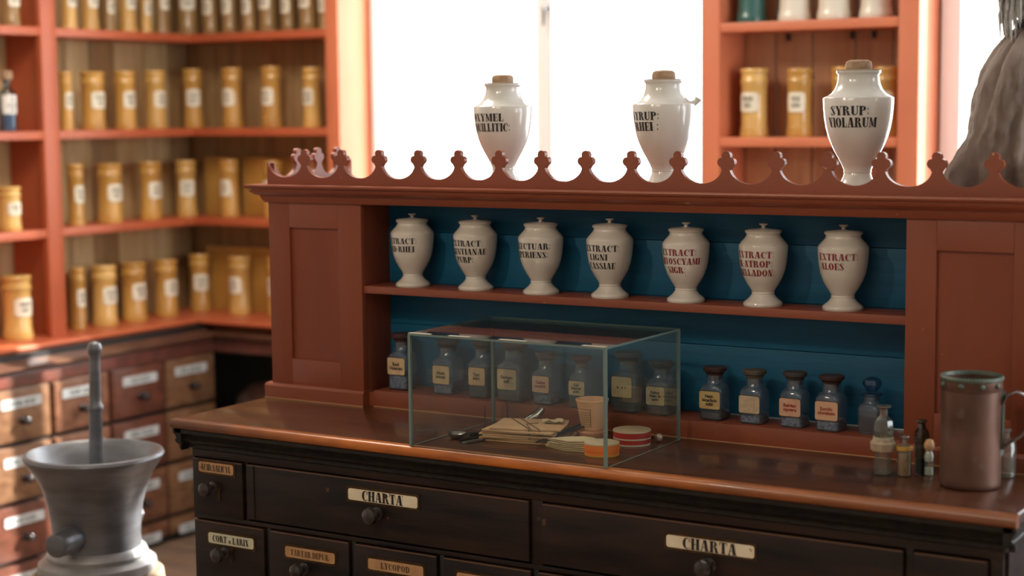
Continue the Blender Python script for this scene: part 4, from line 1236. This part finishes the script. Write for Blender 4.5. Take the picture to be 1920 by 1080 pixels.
# ------------------------------------------------------------------ glass bottles on the niche ledge
def rsq(s_, r, n=5): return rrect(s_, s_, r, n)
def bottle(x, y, s_, hh, rz, desc, lab, txt, ink, stopm, cont, contm, group='square glass bottles along the niche ledge', lw=.78, tsz=.0098, zl=None, empty_label=False, knobby=False):
    s_ *= 1.06
    t = thing('glass_bottle', desc, 'bottle', (x, y, .9782), rz, group)
    zsh = hh*.62; zneck0 = hh*.705; zneck1 = hh*.855
    def ring(sz, rr, z): return [(a, b, z) for a, b in rsq(sz, rr)]
    mb = MB()
    rn = s_*.345
    lev = [(s_*.90, s_*.14, 0), (s_, s_*.16, .003), (s_, s_*.16, zsh-.004), (s_*.97, s_*.22, zsh), (s_*.90, s_*.36, zsh+.005), (rn*2.3, rn*1.14, zneck0-.002), (rn*2.05, rn*1.02, zneck0), (rn*2, rn*.999, zneck1)]
    vs = []; k0 = 0
    for (sz, rr, z) in lev: vs += ring(sz, rr, z)
    nn = 24
    fs = [tuple(range(nn-1, -1, -1))]
    for j in range(len(lev)-1):
        for i in range(nn):
            i2 = (i+1) % nn
            fs.append((j*nn+i, j*nn+i2, (j+1)*nn+i2, (j+1)*nn+i))
    mb.add(vs, fs); b_ = part('body', mb, G_BOT, t, angle=50)
    if contm is not None:
        cb = MB(); q_ = s_*.90
        vs = [(a, b, .004) for a, b in rsq(q_, q_*.15)]+[(a, b, .004+cont*(zsh-.006)) for a, b in rsq(q_, q_*.15)]
        cb.add(vs, [tuple(range(nn-1, -1, -1)), tuple(range(nn, 2*nn))]+[(i, (i+1) % nn, nn+(i+1) % nn, nn+i) for i in range(nn)])
        part('contents', cb, contm, t)
    mb = MB()
    if knobby:
        mb.lathe([(0, zneck1-.008), (rn*.8, zneck1-.008), (rn*.85, zneck1), (rn*1.3, zneck1+.002), (rn*1.3, zneck1+.006), (rn*.6, zneck1+.010), (rn*.9, zneck1+.016), (rn*1.25, zneck1+.024), (rn*1.1, zneck1+.033), (rn*.5, zneck1+.038), (0, zneck1+.039)], 24)
    else:
        mb.lathe([(0, zneck1-.010), (rn*.80, zneck1-.010), (rn*.88, zneck1), (rn*1.08, zneck1+.001), (rn*1.15, hh*.90), (rn*1.42, hh*.93), (rn*1.46, hh*.985), (rn*1.38, hh), (0, hh)], 28)
    part('stopper', mb, stopm, t)
    if lab is not None:
        lw_, lh = s_*min(lw*1.05, .94), s_*.74
        zc = zl if zl else zsh*.60
        yf = -s_/2-.0004
        f_ = MB(); f_.prism(rrect(lw_+.003, lh+.003, .005), yf, yf-.0004, 'xz'); f_.v = [(a, b, c_+zc) for a, b, c_ in f_.v]
        fo = part('label_border', f_, FRAME_BLK, t)
        f_ = MB(); f_.prism(rrect(lw_, lh, .0045), yf-.0003, yf-.0008, 'xz'); f_.v = [(a, b, c_+zc) for a, b, c_ in f_.v]
        po = part('paper_label', f_, lab, t)
        if txt:
            font_text('lettering', txt, tsz, .85, (0, yf-.0012, zc), ink, po, bold=.00035)
    return t
RG = -.03
bottle(.357, .405, .050, .131, RG+.05, 'glass bottle against the niche\'s left side, tan label reading Rad. Valerian', KRAFTL, ['Rad:', 'Valerian'], INK_K, STOPR2, .42, BLPOW, tsz=.0112, lw=.86, zl=.056)
bottle(.487, .402, .053, .125, RG, 'glass bottle with a wide dark stopper, second from the left, tan Alum label', KRAFTL, ['Alum.', 'bisust:'], INK_K, STOPR, .35, BLPOW, tsz=.0105, zl=.046)
bottle(.586, .398, .051, .129, RG, 'glass bottle seen just left of the display case\'s rear left edge, Tart. kalic. label', KRAFTL, ['Tart:', 'kalic:'], INK_K, STOPR, .90, GYPOW, zl=.050)
bottle(.668, .398, .058, .131, RG, 'tall broad glass bottle behind the display case, Ferrum label in black', KRAFTL, ['Ferrum', 'sulf:'], INK_K, STOPR, .95, GYPOW, tsz=.0105, zl=.050)
bottle(.756, .390, .046, .114, RG, 'glass bottle behind the display case with red-lettered pink label', REDL, ['Gallae', 'contrit:'], INK_R, STOPR, .25, BLPOW, zl=.046, lw=.84)
bottle(.846, .388, .040, .112, RG, 'narrow glass bottle behind the display case with three black lines', KRAFTL, ['Kal:', 'bitartar', 'pulv:'], INK_K, STOPR2, .0, None, tsz=.0085, zl=.044, lw=.88)
bottle(.959, .392, .056, .128, RG, 'green-tinged bottle behind the display case\'s front right edge, blotted label', KRAFTL, ['a  .c s'], INK_K, STOPR3, 1.0, GRPOW, zl=.056)
bottle(1.036, .395, .050, .113, RG, 'glass bottle at the right end behind the display case, smudged label', KRAFTL, ['Pulver', 'Natr: bi', 'carb:'], INK_K, STOPR, .92, GYPOW, tsz=.0085, zl=.042)
bottle(1.1600, .396, .047, .110, RG+.02, 'glass bottle right of the display case with bright tan label in black', mat('yellow_tan_label', (.62, .46, .20), .6, col2=(.52, .36, .14), scale=50), ['Natr.', 'bicarbon', 'subl:'], INK_K, STOPR2, .2, GYPOW, tsz=.0095, zl=.043, lw=.9)
bottle(1.2490, .396, .046, .110, RG, 'glass bottle with a blank beige label, between two lettered ones', mat('blank_beige_label', (.50, .40, .27), .7, col2=(.43, .33, .21), scale=120), None, INK_K, STOPR3, .2, BLPOW, zl=.041, lw=.9)
bottle(1.3370, .398, .046, .112, RG, 'glass bottle with red lettering on a pink label, second from the niche\'s right group end', REDL, ['Belgian', 'opoera'], mat('red_ink', (.30, .02, .012), .5), STOPR, .28, BLPOW, zl=.042, lw=.9)
bottle(1.4160, .396, .048, .111, RG, 'glass bottle with dark red stopper and red-lettered label, rightmost of the square ones', mat('peach_paper_label', (.60, .36, .22), .6), ['Succin:', 'oloratum'], mat('red_ink', (.30, .02, .012), .5), STOPR2, .30, BLPOW, zl=.042, lw=.9)
# stoppered bottle with dark liquid
bottle(1.4965, .407, .043, .086, RG, 'small bottle of dark liquid with round glass stopper, at the niche\'s right end', None, None, INK_K, G_BLU, .72, DKLIQ, group='square glass bottles along the niche ledge', knobby=True)

# ------------------------------------------------------------------ glass display case
cx0, cx1, cy0, cy1, cz0, cz1 = .655, 1.1135, .006, .327, .9405, 1.1735
t = thing('display_case', 'frameless glass display case standing on the counter top', 'display case')
th = .0042
def pane(x0, x1, y0, y1, z0, z1, thin):
    mb = MB()
    vs = [(x, y, z) for x in (x0, x1) for y in (y0, y1) for z in (z0, z1)]
    fs = {'x': [(0, 1, 3, 2), (4, 6, 7, 5)], 'y': [(0, 4, 5, 1), (2, 3, 7, 6)], 'z': [(0, 2, 6, 4), (1, 5, 7, 3)]}
    for k, f_ in fs.items():
        mb.add(vs, f_, G_PANE if k == thin else G_EDGE)
    me = bpy.data.meshes.new('pane')
    me.from_pydata(mb.v, [], mb.f)
    for m_ in mb.mats: me.materials.append(m_)
    me.polygons.foreach_set('material_index', mb.m); me.update()
    return link('pane', me, t)
pane(cx0, cx1, cy0, cy0+th, cz0, cz1-th, 'y')
pane(cx0, cx1, cy1-th, cy1, cz0, cz1-th, 'y')
pane(cx0, cx0+th, cy0+th, cy1-th, cz0, cz1-th, 'x')
pane(cx1-th, cx1, cy0+th, cy1-th, cz0, cz1-th, 'x')
pane(cx0, cx1, cy0, cy1, cz1-th, cz1, 'z')
for x in (cx0, cx1-.0052):
    for y in (cy0, cy1-.0052):
        mb = MB(); mb.box(x-.0004, x+.0056, y-.0004, y+.0056, cz0, cz1-th)
        part('glued_corner', mb, G_EDGE, t, 'greenish glued vertical glass edge')
for x, wd in ((.6555, .052), (.752, .050), (.872, .062), (1.06, .050)):
    mb = MB(); mb.box(x, x+wd, cy0+.0005, cy0+.011, cz1+.0001, cz1+.0006)
    part('cream_patch', mb, mat('cream_patch_colour', (.42, .38, .30), .5), t, 'short cream patch on the top front edge')  # thin cream patches along the top pane's front edge

# things inside the case
def slab_poly(mb, pts, z0, z1, m=None): mb.prism(pts, z0, z1, 'xy', m)
ZT0 = .9402
# paper bundle
t = thing('paper_bundle', 'stack of brown kraft envelopes tied with dark string in the display case', 'paper bundle', (.823, .205, ZT0), .20)
rnd = random.Random(21)
zz = 0
for k in range(7):
    a = rnd.uniform(-.10, .10); ox, oy = rnd.uniform(-.006, .006), rnd.uniform(-.006, .006)
    hw, hd = .088-k*.002, .070-k*.002
    pts = []
    for (u, v) in ((-1, -1), (0, -1.05), (1, -1), (1, .2), (.9, 1), (0, 1.03), (-1, 1)):
        X, Y_ = u*hw+ox, v*hd+oy
        pts.append((X*math.cos(a)-Y_*math.sin(a), X*math.sin(a)+Y_*math.cos(a)))
    m_ = MB(); m_.prism(pts, zz+.0004, zz+.0034, 'xy')
    part('envelope', m_, KRAFT, t); zz += .0040
m_ = MB()
for off in (-.018, .004):
    m_.tube([(off-.05, .072, .012), (off-.048, .062, zz+.0005), (off+.036, -.055, zz+.0005), (off+.042, -.07, .010)], .0013, 6)
m_.tube([(-.02+.05, -.07, zz+.001), (.0, -.02, zz+.0035), (.015, .012, zz+.001)], .001, 6)
part('string', m_, STRING, t)
t = thing('crumpled_tag', 'small pale crumpled paper tag lying on the kraft bundle', 'tag', (.862, .235, ZT0+zz+.001), .35)
m_ = MB()
g = 6; vs = []; fs = []
rnd = random.Random(8)
for i in range(g+1):
    for j in range(4):
        vs.append((-.022+.044*i/g, -.009+.018*j/3, .003+.006*rnd.random()))
for i in range(g):
    for j in range(3): fs.append((i*4+j, (i+1)*4+j, (i+1)*4+j+1, i*4+j+1))
k_ = len(vs)
vs += [(a, b, c_-.002) for a, b, c_ in vs]; fs += [tuple(x+k_ for x in f[::-1]) for f in fs]
m_.add(vs, fs); part('paper', m_, PAPERS, t)
# folded plasters on the right
t = thing('folded_papers', 'pile of pale folded papers beside the orange pillbox', 'papers', (.962, .150, ZT0), .1)
rnd = random.Random(5); zz2 = 0
for k in range(6):
    m_ = MB(); a = rnd.uniform(-.35, .25)
    pts = [(-.062, -.004), (-.012, -.034), (.046, -.036+.002*k), (.052, .020), (.018, .036), (-.02, .028)]
    pts = [((x*math.cos(a)-y*math.sin(a))*(1-.04*k), (x*math.sin(a)+y*math.cos(a))*(1-.04*k)) for x, y in pts]
    m_.prism(pts, zz2+.0003, zz2+.0022, 'xy'); part('folded_sheet', m_, PAPERS, t); zz2 += .0034
# black forceps
t = thing('black_forceps', 'long black metal forceps lying across the papers', 'forceps', (0, 0, 0))
m_ = MB()
a0 = Vector((.885, .128, ZT0+.008)); b0 = Vector((.945, .300, ZT0+.030))
for o_ in (-.006, .006):
    m_.tube([a0+Vector((0, 0, 0)), a0.lerp(b0, .35)+Vector((o_, 0, .003)), a0.lerp(b0, .7)+Vector((o_*1.4, 0, .004)), b0+Vector((o_*.3, 0, 0))], [.003, .0045, .0045, .003], 8, flat=.6)
part('arms', m_, BLACKT, t)
m_ = MB(); m_.tube([b0+Vector((-.002, 0, 0)), b0+Vector((.006, .004, .002)), b0+Vector((.014, -.01, .001))], [.006, .0065, .004], 8, flat=.6); part('hinge', m_, BLACKT, t)
# cup
t = thing('paper_cup', 'tapering tan waxed-paper cup inside the display case', 'cup', (.942, .262, ZT0+.019), 0)
m_ = MB(); m_.lathe([(0, .0), (.0225, 0), (.0228, .002), (.0335, .059), (.0348, .060), (.0348, .0635), (.0330, .0640), (.0320, .060), (.0215, .004), (0, .004)], 40); part('body', m_, CUPP, t)
def cput(u, v):
    r = .0228+(v-.002)/.057*.0107+.0005; return (r*math.sin(u/.028), -r*math.cos(u/.028), v)
m_ = MB()
mm = MATS['brown_ink']
for z_ in (.008, .013, .018, .023, .028, .033, .038, .045):
    n = 10
    for i in range(n):
        u0, u1 = -.030+.040*i/n, -.030+.040*(i+1)/n
        m_.add([cput(u0, z_), cput(u1, z_), cput(u1, z_+.0009), cput(u0, z_+.0009)], [(0, 1, 2, 3)])
m_.add([cput(.010, .008), cput(.0112, .008), cput(.0112, .0459), cput(.010, .0459)], [(0, 1, 2, 3)])
me = bpy.data.meshes.new('printed_panel'); me.from_pydata(m_.v, [], m_.f); me.materials.append(mm); link('printed_panel', me, t)
t = thing('wooden_disc', 'flat reddish wooden disc under the paper cup', 'disc', (.945, .255, ZT0), 0)
m_ = MB(); m_.lathe([(0, 0), (.030, 0), (.031, .002), (.031, .016), (.029, .0185), (0, .0185)], 36); part('block', m_, mat('reddish_wood', (.36, .15, .07), .5), t)
# pillboxes
def pillbox(x, y, r, hh, bands, label, grp='round pillboxes in the display case'):
    t = thing('pillbox', label, 'box', (x, y, ZT0), 0, grp)
    m_ = MB(); z_ = 0
    m_.lathe([(0, 0), (r*.985, 0), (r, .001), (r, .004)], 44, m=bands[0])
    m_.lathe([(r, .004), (r, hh*.42)], 44, m=bands[1])
    part('base', m_, PILLW, t, smooth=True)
    m_ = MB()
    m_.lathe([(r+.0001, hh*.42), (r+.001, hh*.43), (r+.001, hh*.52)], 44, m=bands[2])
    m_.lathe([(r+.001, hh*.52), (r+.001, hh*.90)], 44, m=bands[3])
    m_.lathe([(r+.001, hh*.90), (r+.001, hh*.985)], 44, m=bands[4])
    m_.lathe([(r+.001, hh*.985), (r*.985, hh), (0, hh)], 44, m=PILLT)
    part('lid', m_, PILLW, t)
pillbox(1.043, .118, .0345, .026, (mat('amber_band', (.62, .30, .05), .5), PILLO, PILLO, PILLO, PILLT), 'round pillbox with a bright orange side, nearest the case\'s front right edge')
pillbox(1.0440, .2450, .0380, .031, (PILLW, PILLR, PILLW, PILLR, PILLW), 'round pillbox with red and cream bands, behind the orange one')
t = thing('bead_pin', 'shiny rosy round metal bead on a thin pin at the back right of the case', 'pin', (1.083, .290, ZT0), 0)
m_ = MB()
bm = bmesh.new(); bmesh.ops.create_uvsphere(bm, u_segments=20, v_segments=12, radius=.0088)
for v in bm.verts: v.co += Vector((0, 0, .0088))
m_.addbm(bm); part('bead', m_, PINK, t)
m_ = MB(); m_.tube([(-.006, 0, .009), (-.030, .004, .004)], .0014, 8); part('pin', m_, BLACKT, t)
# lens / small dish and tools on the left
t = thing('small_spoon', 'round dull metal spoon bowl lying at the left of the display case', 'spoon', (.697, .118, ZT0), .3)
m_ = MB(); m_.lathe([(0, .004), (.010, .0045), (.0165, .008), (.0195, .012), (.0203, .012), (.0175, .006), (.010, .001), (0, 0)], 32); part('bowl', m_, STEEL, t)
m_ = MB(); m_.tube([(.016, .004, .010), (.04, .018, .012), (.062, .034, .009)], [.003, .0025, .003], 8, flat=.6); part('handle', m_, BLACKT, t)
def blade(x0, y0, x1, y1, w_, m, name, label, cat, zz=.001, zz1=.004):
    t = thing(name, label, cat, (x0, y0, ZT0), math.atan2(y1-y0, x1-x0))
    L_ = math.hypot(x1-x0, y1-y0)
    m_ = MB()
    pts = [(0, -w_/2), (L_*.55, -w_/2), (L_*.6, -w_*.3), (L_, -w_*.25), (L_, w_*.25), (L_*.6, w_*.3), (L_*.55, w_/2), (.0, w_/2), (-w_*.3, 0)]
    m_.prism(pts, zz, zz1, 'xy'); part('blade', m_, m, t)
blade(.742, .078, .775, .205, .014, STEEL, 'spatula', 'flat grey steel spatula beside the kraft bundle', 'spatula')
blade(.722, .092, .752, .215, .008, BLACKT, 'knife', 'thin dark knife left of the grey spatula', 'knife')
blade(.712, .150, .752, .262, .010, BLACKT, 'knife', 'dark handled tool behind the metal spoon', 'tool', .001, .008)
# two upright thin needles
for (x, y, hh, lb) in ((.6865, .245, .048, 'short thin dark needle standing at the back left of the case'), (.7150, .290, .056, 'taller thin dark needle standing at the back left of the case')):
    t = thing('needle', lb, 'needle', (x, y, ZT0), 0)
    m_ = MB(); m_.lathe([(0, 0), (.006, 0), (.006, .002), (.0012, .004), (.0010, hh), (0, hh+.001)], 10); part('shaft', m_, BLACKT, t)
# glass funnel
t = thing('glass_scoop', 'translucent greyish glass scoop leaning behind the kraft bundle', 'scoop', (.775, .268, ZT0), .1)
m_ = MB()
m_.tube([(-.055, -.035, .003), (-.03, -.02, .010), (-.005, -.005, .018), (.022, .012, .034), (.032, .018, .048)], [.007, .008, .011, .018, .015], 16, flat=.55)
part('body', m_, glass('dusty_glass', (.62, .66, .62), .10, .6, .15, (.35, .38, .34)), t)

# ------------------------------------------------------------------ vials and the copper mug on the right
t = thing('octagonal_vial', 'tall clear glass vial with flared lip and beige cloth collar, leftmost of the vials', 'bottle', (1.5885, .212, ZT0))
m_ = MB(); m_.lathe([(0, .003), (.0155, 0), (.0175, .003), (.0165, .055), (.0175, .068), (.0185, .075), (.0190, .092), (.0165, .103), (.008, .112), (.0075, .124), (.0145, .128), (.0145, .130), (.007, .1305)], 8); part('body', m_, G_CLR, t, angle=20)
m_ = MB(); m_.lathe([(0, .110), (.0065, .110), (.0068, .126), (0, .127)], 16); part('cork', m_, mat('red_brown_cork', (.16, .05, .025), .6), t)
m_ = MB(); m_.lathe([(.0178, .066), (.0192, .066), (.0188, .072), (.0175, .072)], 24); part('ring', m_, mat('pale_string', (.42, .36, .26), .7), t)
m_ = MB(); m_.lathe([(.0178, .066), (.0225, .060), (.0215, .046), (.0185, .048)], 32, wob=lambda a, z: 1+.08*math.sin(8*a)); part('paper_collar', m_, CLOTHB, t)
t = thing('powder_vial', 'short glass vial of orange powder with a yellow wax collar', 'bottle', (1.6265, .2200, ZT0))
m_ = MB(); m_.lathe([(0, .002), (.0120, 0), (.0132, .003), (.0132, .046), (.0115, .053), (.0068, .058), (.0068, .070), (.0100, .0735), (.0095, .0755), (.006, .076)], 24); part('body', m_, G_CLR, t)
m_ = MB(); m_.lathe([(0, .002), (.0118, .002), (.0118, .043), (0, .044)], 20); part('powder', m_, SALT, t)
m_ = MB(); m_.lathe([(.0120, .046), (.0155, .049), (.0160, .055), (.0125, .056), (.0110, .052)], 24, wob=lambda a, z: 1+.04*math.sin(5*a)); part('wax_collar', m_, WAXY, t)
t = thing('slim_vial', 'slim dark green glass vial with a chipped lip, behind the powder vial', 'bottle', (1.6500, .2480, ZT0))
m_ = MB(); m_.lathe([(0, .002), (.0120, 0), (.0128, .003), (.0125, .055), (.0150, .068), (.0135, .080), (.0080, .088), (.0065, .096), (.0100, .1005), (.0095, .1025), (.006, .103)], 10); part('body', m_, glass('dark_green_glass', (.38, .48, .42), .04, .5, .06, (.10, .16, .12)), t, angle=20)
m_ = MB(); m_.lathe([(0, .002), (.0108, .002), (.0108, .03), (0, .031)], 16); part('contents', m_, mat('dark_green_liquid', (.015, .04, .03), .3), t)
t = thing('bead_vial', 'tiny vial of white beads with a round peach stopper', 'bottle', (1.6655, .2440, ZT0))
m_ = MB(); m_.lathe([(0, .001), (.0085, 0), (.0098, .003), (.0088, .016), (.0092, .028), (.0104, .036), (.0080, .046), (.0050, .049)], 20); part('body', m_, G_CLR, t)
m_ = MB()
m_.lathe([(0, .002), (.0080, .002), (.0078, .015), (0, .016)], 16); m_.lathe([(0, .026), (.0078, .027), (.0090, .036), (.006, .044), (0, .045)], 16); part('beads', m_, WHITEB, t)
m_ = MB(); m_.lathe([(0, .046), (.006, .047), (.0098, .053), (.0100, .060), (.0070, .067), (0, .069)], 20); part('stopper', m_, PEACH, t)
t = thing('square_bottle', 'pale glass bottle half hidden behind the copper mug\'s handle', 'bottle', (1.7890, .300, ZT0))
m_ = MB(); m_.lathe([(0, .002), (.0190, 0), (.0215, .003), (.0215, .060), (.0190, .068), (.0100, .073), (.0095, .084), (.0130, .087), (.0128, .090), (.008, .0905)], 28); part('body', m_, G_CLR, t)

t = thing('copper_mug', 'tall dented dull copper mug with verdigris rim at the right end of the counter', 'mug', (1.7570, .196, ZT0))
def dent(a, z):
    g = 1.0
    for (da_, zc, wa, wz, am) in ((-1.75, .105, .28, .030, -.085), (-1.35, .080, .18, .03, .04), (-2.1, .14, .4, .05, .012), (-1.2, .05, .5, .04, -.015), (-1.9, .03, .6, .02, -.012)):
        d_ = (a-da_+PI) % (2*PI)-PI
        g += am*math.exp(-(d_/wa)**2-((z-zc)/wz)**2)
    return g
pr_ = [(0, .0), (.049, .0), (.0525, .003), (.0535, .010)]+[(.0535, .010+.0085*k) for k in range(1, 20)]+[(.0535, .1775)]
m_ = MB(); m_.lathe(pr_, 72, wob=dent); 
m_.lathe([(.0500, .196), (.0500, .006), (0, .005)], 48)
part('body', m_, COPPER, t, angle=60)
m_ = MB(); m_.lathe([(.0535, .176), (.0545, .1775), (.0545, .1945)], 56); part('collar_band', m_, COPPER, t)
m_ = MB(); m_.lathe([(.0545, .1945), (.0562, .1965), (.0564, .2005), (.0545, .2025), (.0520, .2015), (.0500, .190), (.0498, .17)], 56); part('rim', m_, VERD, t)
m_ = MB()
for a in (-2.35, -1.62, -.95, -.35):
    bm = bmesh.new(); bmesh.ops.create_uvsphere(bm, u_segments=10, v_segments=6, radius=.0052)
    for v in bm.verts: v.co = Vector((v.co.x, v.co.y, v.co.z))+Vector((.0548*math.cos(a), .0548*math.sin(a), .188))
    m_.addbm(bm)
part('rivet', m_, VERD, t)
ha = .18
def HP(d_, z_): return (d_*math.cos(ha), d_*math.sin(ha), z_)
m_ = MB()
path = [HP(.053, .150), HP(.062, .168), HP(.078, .176), HP(.093, .170), HP(.103, .155), HP(.105, .135), HP(.100, .115), HP(.088, .098), HP(.070, .085), HP(.055, .072)]
m_.tube(path, .0100, 12, flat=.30)
part('handle', m_, mat('tinned_handle', (.30, .27, .26), .25, .9), t)
m_ = MB(); m_.tube([HP(.054, .176), HP(.0555, .15), HP(.0555, .09), HP(.054, .060)], [.010, .006, .006, .009], 10, flat=.35); part('seam_strap', m_, VERD, t)
